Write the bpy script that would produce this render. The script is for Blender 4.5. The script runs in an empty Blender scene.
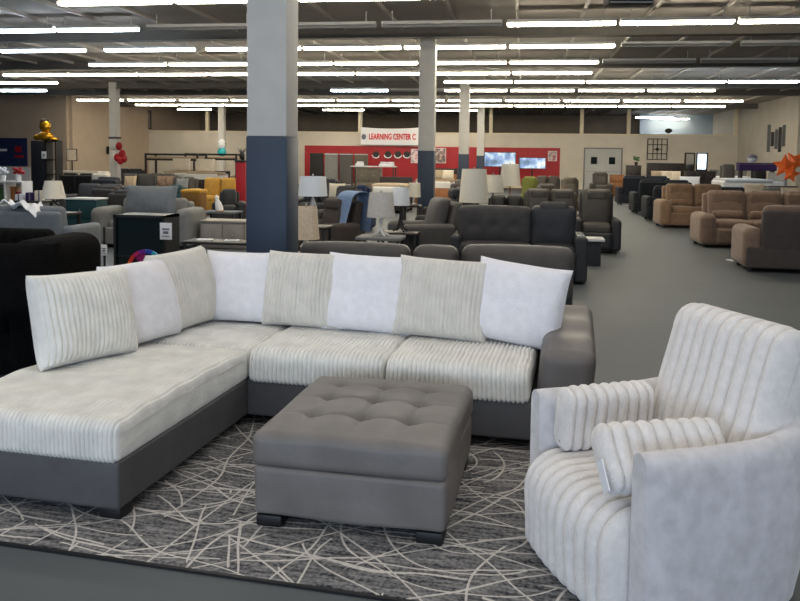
import bpy, math, random
import numpy as np
from mathutils import Matrix, Vector
random.seed(7); rng = np.random.default_rng(7)
R = math.radians
S = bpy.context.scene
COL = S.collection

# ------------------------------------------------------------------ camera
F, CH = 790.0, 1.65                      # focal length in pixels, eye height
YAW, PITCH, ROLL = math.atan(123/790.0), R(4), .013
CX, CY = 400.0, 158 + F*math.tan(PITCH)
fw = np.array([-math.sin(YAW)*math.cos(PITCH), math.cos(YAW)*math.cos(PITCH), -math.sin(PITCH)])
rt = np.array([math.cos(YAW), math.sin(YAW), 0.0]); up = np.cross(rt, fw)
r2 = rt*math.cos(ROLL)+up*math.sin(ROLL); u2 = up*math.cos(ROLL)-rt*math.sin(ROLL)
cam = bpy.data.cameras.new('camera'); camo = bpy.data.objects.new('camera', cam); COL.objects.link(camo)
camo.matrix_world = Matrix(((r2[0], u2[0], -fw[0], 0), (r2[1], u2[1], -fw[1], 0), (r2[2], u2[2], -fw[2], CH), (0, 0, 0, 1)))
cam.sensor_width = 36; cam.lens = F/800*36; cam.shift_y = (CY-300.5)/800; cam.clip_end = 300
S.camera = camo

# ------------------------------------------------------------------ world, lights, exposure
w = bpy.data.worlds.new('world'); S.world = w; w.use_nodes = True
w.node_tree.nodes['Background'].inputs[0].default_value = (.75, .85, 1, 1)
w.node_tree.nodes['Background'].inputs[1].default_value = .6
S.view_settings.view_transform = 'Standard'; S.view_settings.look = 'None'
S.view_settings.gamma = 1; S.view_settings.use_curve_mapping = False
S.view_settings.exposure = 0.1
TUBE_E = 30.0
def area(name, loc, rot, sx, sy, power, col):
    l = bpy.data.lights.new(name, 'AREA'); l.shape = 'RECTANGLE'; l.size = sx; l.size_y = sy; l.energy = power; l.color = col
    o = bpy.data.objects.new(name, l); COL.objects.link(o); o.location = loc; o.rotation_euler = rot
    return o
# daylight entering through the shop front behind the photographer
area('shopfront_daylight', (-3.0, -7.6, 1.7), (R(90), 0, 0), 15, 2.6, 560, (.60, .76, 1))
# the strip-light rows that go on over and behind the photographer
for yy in (10.0, 7.0, 4.0, 1.0, -2.0):
    area('overhead_strip_row', (-2.5, yy, 4.3), (0, 0, 0), 14, .12, 105, (1, .95, .88))

def at(px, Y, py=190):                   # world x of a picture column at room depth Y
    d = fw + r2*(px-CX)/F - u2*(py-CY)/F
    return float(d[0]*Y/d[1])
def zat(px, py, Y):
    d = fw + r2*(px-CX)/F - u2*(py-CY)/F
    return float(CH + d[2]*Y/d[1])

# ------------------------------------------------------------------ materials
def lin(c): return tuple(((v/255)/12.92 if v/255 <= .04045 else ((v/255+.055)/1.055)**2.4) for v in c)
MC = {}
def mat(name, rgb, rough=.8, ns=30, amt=.12, bump=.1, metal=0, sheen=0, dist=.004, spec=None):
    key = name
    if key in MC: return MC[key]
    m = bpy.data.materials.new(name); m.use_nodes = True; nt = m.node_tree; N = nt.nodes; L = nt.links
    b = N['Principled BSDF']; b.inputs['Roughness'].default_value = rough; b.inputs['Metallic'].default_value = metal
    if sheen: b.inputs['Sheen Weight'].default_value = sheen; b.inputs['Sheen Roughness'].default_value = .5
    if spec is not None: b.inputs['Specular IOR Level'].default_value = spec
    c = lin(rgb)
    tc = N.new('ShaderNodeTexCoord'); no = N.new('ShaderNodeTexNoise'); no.inputs['Scale'].default_value = ns; no.inputs['Detail'].default_value = 4
    L.new(tc.outputs['Object'], no.inputs['Vector'])
    cr = N.new('ShaderNodeValToRGB'); cr.color_ramp.elements[0].position = .3; cr.color_ramp.elements[1].position = .7
    cr.color_ramp.elements[0].color = (*[v*(1-amt) for v in c], 1); cr.color_ramp.elements[1].color = (*[min(1, v*(1+amt)) for v in c], 1)
    L.new(no.outputs['Fac'], cr.inputs['Fac']); L.new(cr.outputs['Color'], b.inputs['Base Color'])
    if bump:
        bp = N.new('ShaderNodeBump'); bp.inputs['Strength'].default_value = bump; bp.inputs['Distance'].default_value = dist
        n2 = N.new('ShaderNodeTexNoise'); n2.inputs['Scale'].default_value = ns*6; n2.inputs['Detail'].default_value = 3
        L.new(tc.outputs['Object'], n2.inputs['Vector']); L.new(n2.outputs['Fac'], bp.inputs['Height']); L.new(bp.outputs['Normal'], b.inputs['Normal'])
    MC[key] = m; return m
def emis(name, rgb, e):
    m = bpy.data.materials.new(name); m.use_nodes = True; b = m.node_tree.nodes['Principled BSDF']
    c = lin(rgb); b.inputs['Base Color'].default_value = (*c, 1); b.inputs['Emission Color'].default_value = (*c, 1); b.inputs['Emission Strength'].default_value = e
    return m
M_white_cord = mat('ivory_corduroy', (226, 225, 219), .95, 9, .10, .5, sheen=.3, dist=.006)
M_white_text = mat('white_boucle', (236, 235, 240), .95, 16, .05, .8, sheen=.3, dist=.008)
M_greige_cord = mat('greige_corduroy', (213, 210, 202), .95, 9, .08, .5, sheen=.3)
M_chair_fur = mat('silver_plush', (226, 222, 218), .97, 26, .07, .7, sheen=.5, dist=.006)
M_chair_vel = mat('silver_velvet', (204, 202, 204), .85, 16, .14, .3, sheen=.6)
M_leather = mat('grey_faux_leather', (104, 100, 98), .5, 7, .10, .25)
M_leather_b = mat('grey_faux_leather_base', (80, 79, 80), .5, 7, .10, .25)
M_otto = mat('taupe_faux_leather', (112, 108, 105), .5, 6, .12, .3)
M_black = mat('black_plastic', (16, 16, 18), .5, 20, .05, 0)
M_blackfur = mat('black_plush', (11, 11, 12), 1, 12, .3, .8, dist=.01, spec=.1)
M_char = mat('charcoal_upholstery', (62, 60, 60), .75, 12, .12, .2)
M_grey = mat('warm_grey_upholstery', (84, 81, 79), .6, 10, .12, .25)
M_grey_dk = mat('dark_grey_upholstery', (44, 46, 50), .65, 12, .12, .2)
M_brown = mat('brown_suede', (122, 100, 84), .8, 8, .16, .3, sheen=.2)
M_brown_dk = mat('dark_taupe_suede', (74, 66, 62), .8, 8, .12, .3)
M_navy = mat('navy_upholstery', (14, 20, 32), .8, 10, .15, .2)
M_slate = mat('slate_green_upholstery', (20, 28, 33), .8, 10, .15, .2)
M_blue = mat('blue_velvet', (24, 44, 84), .8, 10, .15, .2)
M_ltgrey = mat('light_grey_fabric', (128, 129, 128), .9, 12, .1, .3)
M_ltgrey2 = mat('blue_grey_fabric', (112, 118, 124), .9, 12, .1, .3)
M_mustard = mat('mustard_fabric', (186, 140, 52), .85, 10, .12, .2)
M_mustard_dk = mat('ochre_fabric', (132, 94, 40), .85, 10, .12, .2)
M_cream = mat('cream_fabric', (222, 210, 190), .9, 12, .07, .2)
M_beige = mat('beige_fabric', (176, 158, 134), .9, 12, .1, .2)
M_teal = mat('teal_fabric', (22, 62, 68), .8, 12, .1, .2)
M_olive = mat('olive_fabric', (110, 116, 52), .85, 12, .12, .2)
M_taupe = mat('taupe_leather', (96, 88, 76), .6, 12, .12, .2)
M_recl = mat('olive_grey_leather', (72, 68, 62), .55, 12, .12, .2)
M_wood_d = mat('dark_wood', (38, 30, 27), .45, 6, .3, .1)
M_wood_m = mat('orange_brown_wood', (150, 96, 52), .5, 6, .2, .1)
M_white = mat('white_lacquer', (222, 222, 220), .4, 8, .03, 0)
M_offw = mat('shade_linen', (232, 226, 210), .9, 60, .04, .2)
M_shade_w = mat('shade_white', (232, 236, 240), .9, 60, .04, .2)
M_red = mat('red_lacquer', (170, 22, 32), .5, 6, .08, 0)
M_metal = mat('brushed_metal', (170, 172, 176), .35, 20, .05, .05, metal=1)
M_gold = mat('gold_foil', (214, 160, 40), .25, 12, .25, .3, metal=.8)
M_orange = mat('orange_foil', (255, 112, 48), .3, 12, .15, .2)
M_teal_foil = mat('teal_foil', (40, 170, 176), .3, 12, .2, .2)
M_card = mat('white_card', (236, 238, 242), .7, 20, .02, 0)
M_ink = mat('grey_ink', (110, 112, 128), .8, 20, .02, 0)
M_blanket = mat('light_blue_throw', (126, 150, 186), .95, 20, .12, .5)
M_purple = mat('purple_cloth', (52, 30, 84), .85, 12, .12, .2)
M_green = mat('leaf_green', (58, 92, 46), .7, 12, .2, .1)
M_glass_dk = mat('dark_teal_glass', (14, 30, 34), .12, 8, .1, 0)
M_wall = mat('warm_cream_paint', (212, 204, 190), .85, 1.5, .05, .05)
M_wall_l = mat('tan_paint', (192, 174, 154), .85, 1.5, .05, .05)
M_wall_r = mat('pale_stone_paint', (196, 190, 178), .85, 1.2, .06, .05)
M_wall_far = mat('grey_taupe_paint', (126, 116, 104), .9, 1, .1, 0)  # even grey-brown colour of the wall beyond the opening
M_trimw = mat('cream_trim', (222, 210, 184), .7, 4, .04, 0)
M_col = mat('column_white_paint', (204, 202, 196), .7, 5, .04, .1)
M_colblue = mat('column_slate_blue_paint', (44, 59, 79), .55, 5, .06, .1)
M_ceil = mat('grey_ceiling_deck', (168, 160, 152), .9, .8, .10, .05)
M_purlin = mat('pale_grey_steel', (180, 173, 164), .6, 5, .06, 0)
M_girder = mat('ceiling_girder_grey', (104, 100, 94), .8, 3, .06, 0)
M_fix = mat('strip_housing_enamel', (196, 194, 188), .4, 5, .03, 0)
M_tube_off = mat('unlit_tube_glass', (150, 150, 148), .3, 5, .03, 0)
M_tube = emis('warm_white_tube', (255, 245, 224), TUBE_E)
M_tube_c = emis('cool_white_tube', (226, 240, 255), TUBE_E)
M_screen = mat('tv_bezel', (10, 10, 12), .3, 5, .02, 0)

def carpet():
    m = mat('grey_carpet', (80, 86, 89), .62, 1.2, .06, 0); nt = m.node_tree; N = nt.nodes; L = nt.links
    b = N['Principled BSDF']; tc = N['Texture Coordinate'] if 'Texture Coordinate' in N else N.new('ShaderNodeTexCoord')
    n2 = N.new('ShaderNodeTexNoise'); n2.inputs['Scale'].default_value = 260; L.new(tc.outputs['Object'], n2.inputs['Vector'])
    bp = N.new('ShaderNodeBump'); bp.inputs['Strength'].default_value = .5; bp.inputs['Distance'].default_value = .003
    L.new(n2.outputs['Fac'], bp.inputs['Height']); L.new(bp.outputs['Normal'], b.inputs['Normal'])
    b.inputs['Specular IOR Level'].default_value = .55
    return m
M_carpet = carpet()

def rug_mat():
    m = bpy.data.materials.new('rug_print'); m.use_nodes = True; nt = m.node_tree; N = nt.nodes; L = nt.links
    b = N['Principled BSDF']; b.inputs['Roughness'].default_value = .95; b.inputs['Specular IOR Level'].default_value = .2
    tc = N.new('ShaderNodeTexCoord'); P = tc.outputs['Object']
    def math_(op, a, b_=None, c=None):
        n = N.new('ShaderNodeMath'); n.operation = op
        for i, v in enumerate((a, b_, c)):
            if v is None: continue
            if isinstance(v, (int, float)): n.inputs[i].default_value = v
            else: L.new(v, n.inputs[i])
        return n.outputs[0]
    nz = N.new('ShaderNodeTexNoise'); nz.inputs['Scale'].default_value = 1.3; nz.inputs['Detail'].default_value = 1; L.new(P, nz.inputs['Vector'])
    warp = math_('MULTIPLY', math_('SUBTRACT', nz.outputs['Fac'], .5), .28)
    fam = [(-1.9, -1.9, .23, .9, 2.2), (-.3, 1.5, .31, 1.3, 3.2), (1.0, -.55, .17, .25, 1.25), (-1.1, .9, .15, .1, .55), (-3.4, -.6, .36, 1.6, 3.9),
           (.9, 1.7, .24, .9, 3.1), (.4, -3.2, .29, 1.5, 3.4), (-.9, -2.6, .41, 1.2, 3.3), (.75, .15, .12, .05, .5), (-2.4, 1.9, .27, .8, 4.2), (2.2, -1.3, .33, .6, 4.4), (-.5, -.2, .21, .5, 1.0), (-.1, 4.0, .26, 2.0, 5.2)]
    tot = None
    for i, (cx, cy, per, r0, r1) in enumerate(fam):
        v = N.new('ShaderNodeVectorMath'); v.operation = 'SUBTRACT'; L.new(P, v.inputs[0]); v.inputs[1].default_value = (cx, cy, 0)
        ln = N.new('ShaderNodeVectorMath'); ln.operation = 'LENGTH'; L.new(v.outputs[0], ln.inputs[0])
        d = math_('ADD', ln.outputs['Value'], math_('MULTIPLY', warp, 1 if i % 2 else -1))
        fr = math_('FRACT', math_('DIVIDE', d, per))
        line = math_('LESS_THAN', math_('ABSOLUTE', math_('SUBTRACT', fr, .5)), (.0048/per))
        msk = math_('MULTIPLY', math_('GREATER_THAN', ln.outputs['Value'], r0), math_('LESS_THAN', ln.outputs['Value'], r1))
        n3 = N.new('ShaderNodeTexNoise'); n3.inputs['Scale'].default_value = 2.0; n3.inputs['Detail'].default_value = 0
        v3 = N.new('ShaderNodeVectorMath'); v3.operation = 'ADD'; L.new(P, v3.inputs[0]); v3.inputs[1].default_value = (i*7.3, i*3.1, 0); L.new(v3.outputs[0], n3.inputs['Vector'])
        brk = math_('GREATER_THAN', n3.outputs['Fac'], .42)
        x = math_('MULTIPLY', math_('MULTIPLY', line, msk), brk)
        tot = x if tot is None else math_('MAXIMUM', tot, x)
    # fine woven streaks and speckle
    mp = N.new('ShaderNodeMapping'); mp.inputs['Scale'].default_value = (5, 46, 1); L.new(P, mp.inputs['Vector'])
    ns = N.new('ShaderNodeTexNoise'); ns.inputs['Scale'].default_value = 1; ns.inputs['Detail'].default_value = 3; L.new(mp.outputs[0], ns.inputs['Vector'])
    sp = N.new('ShaderNodeTexNoise'); sp.inputs['Scale'].default_value = 60; sp.inputs['Detail'].default_value = 4; L.new(P, sp.inputs['Vector'])
    mix = math_('ADD', math_('MULTIPLY', ns.outputs['Fac'], .55), math_('MULTIPLY', sp.outputs['Fac'], .45))
    cr = N.new('ShaderNodeValToRGB'); e = cr.color_ramp.elements
    e[0].position = .38; e[0].color = (*lin((46, 48, 54)), 1); e[1].position = .66; e[1].color = (*lin((152, 150, 148)), 1)
    L.new(mix, cr.inputs['Fac'])
    wn = math_('MULTIPLY', tot, math_('ADD', .45, math_('MULTIPLY', sp.outputs['Fac'], .8)))
    mx = N.new('ShaderNodeMix'); mx.data_type = 'RGBA'; L.new(wn, mx.inputs[0]); L.new(cr.outputs['Color'], mx.inputs[6]); mx.inputs[7].default_value = (*lin((206, 200, 192)), 1)
    L.new(mx.outputs[2], b.inputs['Base Color'])
    bp = N.new('ShaderNodeBump'); bp.inputs['Strength'].default_value = .6; bp.inputs['Distance'].default_value = .004; L.new(sp.outputs['Fac'], bp.inputs['Height']); L.new(bp.outputs['Normal'], b.inputs['Normal'])
    return m

def picture_mat(name, cols, scale=6, emit=0):
    m = bpy.data.materials.new(name); m.use_nodes = True; nt = m.node_tree; N = nt.nodes; L = nt.links; b = N['Principled BSDF']
    tc = N.new('ShaderNodeTexCoord'); no = N.new('ShaderNodeTexNoise'); no.inputs['Scale'].default_value = scale; L.new(tc.outputs['Object'], no.inputs['Vector'])
    cr = N.new('ShaderNodeValToRGB'); el = cr.color_ramp.elements
    while len(el) < len(cols): el.new(.5)
    for i, c in enumerate(cols): el[i].position = .3+.4*i/(len(cols)-1); el[i].color = (*lin(c), 1)
    L.new(no.outputs['Fac'], cr.inputs['Fac']); L.new(cr.outputs['Color'], b.inputs['Base Color']); b.inputs['Roughness'].default_value = .5
    if emit: L.new(cr.outputs['Color'], b.inputs['Emission Color']); b.inputs['Emission Strength'].default_value = emit
    return m

# ------------------------------------------------------------------ geometry: every shape is (verts Nx3, faces list)
def rbox(c, s, r=.03, seg=(4, 4, 4), fn=None, k=3):
    h = np.array(s)/2.0; r = min(r, h.min()*.98)
    def coords(i):
        a = h[i]-r; fr = np.tan(np.linspace(0, math.pi/4, k+1))[1:]
        inner = np.linspace(-a, a, seg[i]+1)
        return np.concatenate([-(a+r*fr)[::-1], inner, a+r*fr])
    X = [coords(i) for i in range(3)]; n = [len(x) for x in X]
    idx = {}; vs = []; faces = []
    def vid(i, j, l):
        key = (i, j, l)
        if key not in idx: idx[key] = len(vs); vs.append((X[0][i], X[1][j], X[2][l]))
        return idx[key]
    for l, fl in ((0, 1), (n[2]-1, 0)):
        for i in range(n[0]-1):
            for j in range(n[1]-1):
                q = [vid(i, j, l), vid(i+1, j, l), vid(i+1, j+1, l), vid(i, j+1, l)]; faces.append(q[::-1] if fl else q)
    for j, fl in ((0, 0), (n[1]-1, 1)):
        for i in range(n[0]-1):
            for l in range(n[2]-1):
                q = [vid(i, j, l), vid(i+1, j, l), vid(i+1, j, l+1), vid(i, j, l+1)]; faces.append(q[::-1] if fl else q)
    for i, fl in ((0, 1), (n[0]-1, 0)):
        for j in range(n[1]-1):
            for l in range(n[2]-1):
                q = [vid(i, j, l), vid(i, j+1, l), vid(i, j+1, l+1), vid(i, j, l+1)]; faces.append(q[::-1] if fl else q)
    p = np.array(vs); q = np.clip(p, -(h-r), h-r); d = p-q; ln = np.linalg.norm(d, axis=1, keepdims=True); nn = d/np.maximum(ln, 1e-9); p = q+nn*r
    if fn is not None: p = fn(p, nn, p/h)
    return p+np.array(c), faces
def box(c, s):
    h = np.array(s)/2.0
    v = np.array([(x, y, z) for x in (-1, 1) for y in (-1, 1) for z in (-1, 1)])*h+np.array(c)
    return v, [[0, 1, 3, 2], [4, 6, 7, 5], [0, 4, 5, 1], [2, 3, 7, 6], [0, 2, 6, 4], [1, 5, 7, 3]]
def bx(x0, x1, y0, y1, z0, z1): return box(((x0+x1)/2, (y0+y1)/2, (z0+z1)/2), (x1-x0, y1-y0, z1-z0))
def cbox(c, s, b=.01):                  # box with small bevels
    return rbox(c, s, b, (1, 1, 1), k=1)
def lathe(prof, seg=20, c=(0, 0, 0)):
    v = []; f = []; n = len(prof)
    for i in range(seg):
        a = 2*math.pi*i/seg
        for r, z in prof: v.append((r*math.cos(a)+c[0], r*math.sin(a)+c[1], z+c[2]))
    for i in range(seg):
        j = (i+1) % seg
        for k in range(n-1): f.append([i*n+k, j*n+k, j*n+k+1, i*n+k+1])
    return np.array(v), f
def cyl(r, z0, z1, c=(0, 0, 0), seg=14): return lathe([(0.0005, z0), (r, z0), (r, z1), (0.0005, z1)], seg, c)
def tube(pts, r, seg=8):
    pts = [np.array(p, float) for p in pts]; v = []; f = []; n = len(pts)
    for i, p in enumerate(pts):
        t = pts[min(i+1, n-1)]-pts[max(i-1, 0)]; t /= np.linalg.norm(t)
        a = np.cross(t, (0, 0, 1)) if abs(t[2]) < .9 else np.cross(t, (1, 0, 0)); a /= np.linalg.norm(a); b = np.cross(t, a)
        rr = r[i] if isinstance(r, (list, tuple)) else r
        for k in range(seg): an = 2*math.pi*k/seg; v.append(p+rr*(a*math.cos(an)+b*math.sin(an)))
    for i in range(n-1):
        for k in range(seg): f.append([i*seg+k, i*seg+(k+1) % seg, (i+1)*seg+(k+1) % seg, (i+1)*seg+k])
    f.append(list(range(seg))[::-1]); f.append([(n-1)*seg+k for k in range(seg)])
    return np.array(v), f
def ell(c, s, seg=14, rings=8):
    v, f = lathe([(max(1e-3, math.cos(a)), math.sin(a)) for a in np.linspace(-math.pi/2, math.pi/2, rings+1)], seg)
    return v*np.array(s)+np.array(c), f
def rot(g, ax, a, piv=(0, 0, 0)):
    M = np.array(Matrix.Rotation(a, 3, ax)); p = np.array(piv)
    return (g[0]-p)@M.T+p, g[1]
def mv(g, d): return g[0]+np.array(d), g[1]
def frustum(rb, rt_, z0, z1, c=(0, 0, 0), seg=22, th=.004):
    return lathe([(rb, z0), (rt_, z1), (rt_-th, z1), (rb-th, z0), (rb, z0)], seg, c)
def mesh(name, geos, m, smooth=True):
    if isinstance(geos, tuple): geos = [geos]
    V = []; Fc = []; o = 0
    for v, f in geos: V.append(v); Fc += [[i+o for i in q] for q in f]; o += len(v)
    V = np.concatenate(V); me = bpy.data.meshes.new(name); me.from_pydata(V.tolist(), [], Fc)
    if smooth:
        me.shade_smooth()
        try: me.set_sharp_from_angle(angle=R(40))
        except Exception: pass
    ms = m if isinstance(m, (list, tuple)) else [m]
    for x in ms: me.materials.append(x)
    return me
def part(name, geos, m, parent, loc=(0, 0, 0), ro=(0, 0, 0), label=None, smooth=True):
    me = geos if isinstance(geos, bpy.types.Mesh) else mesh(name, geos, m, smooth)
    o = bpy.data.objects.new(name, me); COL.objects.link(o); o.parent = parent; o.location = loc; o.rotation_euler = ro
    if label: o['label'] = label
    return o
def thing(name, label, cat, loc=(0, 0, 0), rz=0, group=None, geos=None, m=None, ro=None):
    me = mesh(name, geos, m) if geos is not None else None
    o = bpy.data.objects.new(name, me); COL.objects.link(o); o.location = loc; o.rotation_euler = ro if ro else (0, 0, rz)
    o['label'] = label; o['category'] = cat
    if group: o['group'] = group
    return o
def struct(name, geos, m, smooth=False):
    o = bpy.data.objects.new(name, mesh(name, geos, m, smooth)); COL.objects.link(o); o['kind'] = 'structure'; return o
def text_mesh(s, size, m, th=.01):
    c = bpy.data.curves.new('lettering', 'FONT'); c.body = s; c.size = size; c.extrude = th; c.offset = .012; c.align_x = 'CENTER'; c.align_y = 'CENTER'
    o = bpy.data.objects.new('lettering', c); COL.objects.link(o); bpy.context.view_layer.update()
    me = bpy.data.meshes.new_from_object(o.evaluated_get(bpy.context.evaluated_depsgraph_get())); bpy.data.objects.remove(o)
    me.materials.clear(); me.materials.append(m); return me

# ------------------------------------------------------------------ the setting
XL, XR, YB, YF, HC = -22.9, 11.6, 46.0, -8.0, 4.62
struct('floor', bx(-36, XR+.2, YF, 54, -.1, 0), M_carpet)
ceil = struct('ceiling', bx(-36, XR+.2, YF, 54, HC, HC+.15), M_ceil)
pur = mesh('purlin', bx(-.03, .03, YF, 53.8, HC-.07, HC), M_purlin, False)
for i in range(36):
    x = -34+i*1.30
    if x < XR-.1: part('purlin', pur, None, ceil, (x, 0, 0))
gir = mesh('girder', [bx(-36, XR, -.09, .09, HC-.22, HC), bx(-36, XR, -.16, .16, HC-.25, HC-.22)], M_girder, False)
for y in (-4.7, 7.1, 18.0, 24.0, 30.7, 34.3, 42.5): part('girder', gir, None, ceil, (0, y, 0))
struct('wall_back', [bx(XL, XR, YB, YB+.2, 0, 3.1)], M_wall)
for x in [at(p, YB, 120) for p in (207, 360, 491, 582, 629)] + [XR-.12]:
    struct('trim_%d' % int(abs(x)), bx(x-.1, x+.1, YB-.02, YB+.2, 3.1, HC), M_trimw)
struct('trim_1', bx(XL, XR, YB-.05, YB+.22, 3.1, 3.16), M_trimw)
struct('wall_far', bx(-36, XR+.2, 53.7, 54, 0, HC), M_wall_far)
struct('wall_far_partition', bx(at(640, 52, 120), XR, 52, 52.15, 0, HC), mat('bluish_lit_wall', (158, 172, 184), .85, 1, .05, 0))  # bluish light on the wall beyond is put into this partition's colour
struct('wall_left', bx(XL-.2, XL, 37.6, 53.7, 0, HC), M_wall_l)
struct('wall_left_return', bx(-36, XL-.2, 37.4, 37.6, 0, HC), M_wall_l)
struct('wall_left_side', bx(-36.2, -36, YF, 37.5, 0, HC), M_wall_l)
struct('wall_right', bx(XR, XR+.2, YF, 54, 0, HC), M_wall_r)
struct('trim_2', bx(XR-.18, XR, 35.8, 36.5, 0, HC), M_wall_r)
struct('baseboard_back', bx(XL, XR, YB-.03, YB, 0, .14), M_trimw)
# shop front behind the photographer: a sill, a header and piers round the open glazing
struct('wall_front', [bx(-36, XR, YF-.2, YF, 0, .35), bx(-36, XR, YF-.2, YF, 3.1, HC), bx(-36, -11, YF-.2, YF, .35, 3.1), bx(5, XR, YF-.2, YF, .35, 3.1)], M_wall)

# columns
for j, (x, ys, w_) in enumerate(((-2.31, (7.1, 18.9, 30.7, 42.5), .375), (-16.8, (30.7, 42.5), .33))):
    for i, y in enumerate(ys):
        if j == 0: lab = ['thick near white column with slate blue lower part behind the sectional', 'white column with blue base, second in the line behind the near one', 'slimmer white and blue column left of the televisions', 'farthest thin blue-footed column just left of the televisions'][i]
        else: lab = ['white column with red foil balloons beside it, far left', 'thin grey column carrying a teal balloon, far left'][i]
        h = w_/2
        c = thing('column', lab, 'column', (x, y, 0), group='structural columns')
        part('base_paint', rbox((0, 0, .915), (w_+.012, w_+.012, 1.83), .012, (1, 1, 1), k=1), M_colblue if j == 0 else M_col, c)
        if j == 1: part('ring', rbox((0, 0, 2.33), (w_+.05, w_+.05, .08), .01, (1, 1, 1), k=1), M_char, c)
        part('shaft', rbox((0, 0, (1.83+HC)/2), (w_, w_, HC-1.83), .012, (1, 1, 1), k=1), M_col, c)

# double door
dx0, dx1 = at(585, YB, 160), at(621, YB, 160)
d = struct('door_1', [bx(dx0-.08, dx0, YB-.06, YB+.01, 0, 2.3), bx(dx1, dx1+.08, YB-.06, YB+.01, 0, 2.3), bx(dx0-.08, dx1+.08, YB-.06, YB+.01, 2.3, 2.38)], M_ltgrey)
for k in (0, 1):
    x0 = dx0+k*(dx1-dx0)/2+.01; x1 = x0+(dx1-dx0)/2-.02
    lf = part('door_leaf', bx(x0, x1, YB-.05, YB, .02, 2.3), mat('door_grey_white', (186, 188, 186), .6, 4, .03, 0), d, smooth=False)
    part('window_light', bx((x0+x1)/2-.17, (x0+x1)/2+.17, YB-.07, YB-.04, 1.45, 1.85), M_glass_dk, lf, smooth=False)
    part('push_bar', bx(x0+.1, x1-.1, YB-.1, YB-.06, 1.0, 1.06), M_metal, lf, smooth=False)

# ------------------------------------------------------------------ ceiling strip lights
HL = 4.3
hous = mesh('housing', [bx(-1.2, 1.2, -.075, .075, .024, .085), bx(-1.0, -.98, -.01, .01, .085, .3), bx(.98, 1.0, -.01, .01, .085, .3)], M_fix, False)
refl = None
def tubes(m): return mesh('tube', [tube([(-1.18, s, -.012), (1.18, s, -.012)], .028, 8) for s in (-.035, .035)]+[box((-1.19, 0, .0), (.02, .12, .05)), box((1.19, 0, 0), (.02, .12, .05))], m)
T_on, T_cool, T_off = tubes(M_tube), tubes(M_tube_c), tubes(M_tube_off)
ORD = ['first', 'second', 'third', 'fourth', 'fifth', 'sixth', 'seventh', 'eighth', 'ninth', 'tenth', 'eleventh', 'twelfth', 'thirteenth', 'fourteenth', 'fifteenth', 'sixteenth', 'seventeenth', 'eighteenth']
rows = [(13.1, 2, [(57, 560, 'w')]), (15.9, 24, [(-25, 140, 'c'), (145, 505, 'o'), (505, 860, 'w')]), (19.0, 46, [(-10, 205, 'c'), (205, 617, 'w'), (617, 860, 'o')]),
        (22.1, 62, [(88, 250, 'w'), (250, 600, 'w'), (600, 800, 'o')]), (24.8, 73, [(3, 593, 'w')]), (27.6, 82, [(0, 58, 'w'), (443, 660, 'w'), (656, 800, 'c')]),
        (31.0, 90.5, [(0, 47, 'c'), (330, 389, 'c'), (389, 450, 'o'), (443, 717, 'w')]), (36.3, 101, [(75, 230, 'w'), (230, 745, 'w')]), (39.8, 108, [(135, 726, 'w')]),
        (43.6, 114, [(177, 212, 'w'), (322, 365, 'w'), (400, 480, 'w')]), (50.0, 117, [(635, 674, 'c')]), (51.4, 114, [(650, 690, 'w')])]
for ri, (Y, py, segs) in enumerate(rows):
    k = 0; ko = 0
    for x0, x1, kind in segs:
        a, b = at(x0, Y, py), at(x1, Y, py); n = max(1, round((b-a)/2.46)); st = (b-a)/n
        for i in range(n):
            x = a+(i+.5)*st
            if kind == 'o': ko += 1; q = ko; lab = '%s unlit grey strip from the left in the %s light row' % (ORD[q-1], ORD[ri])
            else: k += 1; lab = '%s glowing %s strip from the left in the %s light row' % (ORD[k-1], 'bluish' if kind == 'c' else 'warm white', ORD[ri])
            t = thing('ceiling_light', lab, 'ceiling light', (x, Y, HL), 0, 'fluorescent ceiling strips'); t.scale.x = min(1, (st-.09)/2.4)
            part('housing', hous, None, t); part('tube', {'w': T_on, 'c': T_cool, 'o': T_off}[kind], None, t)
# ceiling unit heater
t = thing('air_unit', 'dark boxy air unit hanging at the top right of the ceiling', 'air unit', (at(628, 14.2, 3), 14.2, 4.28), .1)
part('casing', rbox((0, 0, .17), (.75, .5, .3), .03, (1, 1, 1)), M_char, t)
part('grille', [bx(-.35, .35, -.27, -.25, .03+.05*i, .045+.05*i) for i in range(6)], M_white, t)
part('bracket', [bx(-.3, -.27, -.02, .02, .3, .4), bx(.27, .3, -.02, .02, .3, .4)], M_metal, t)

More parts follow.
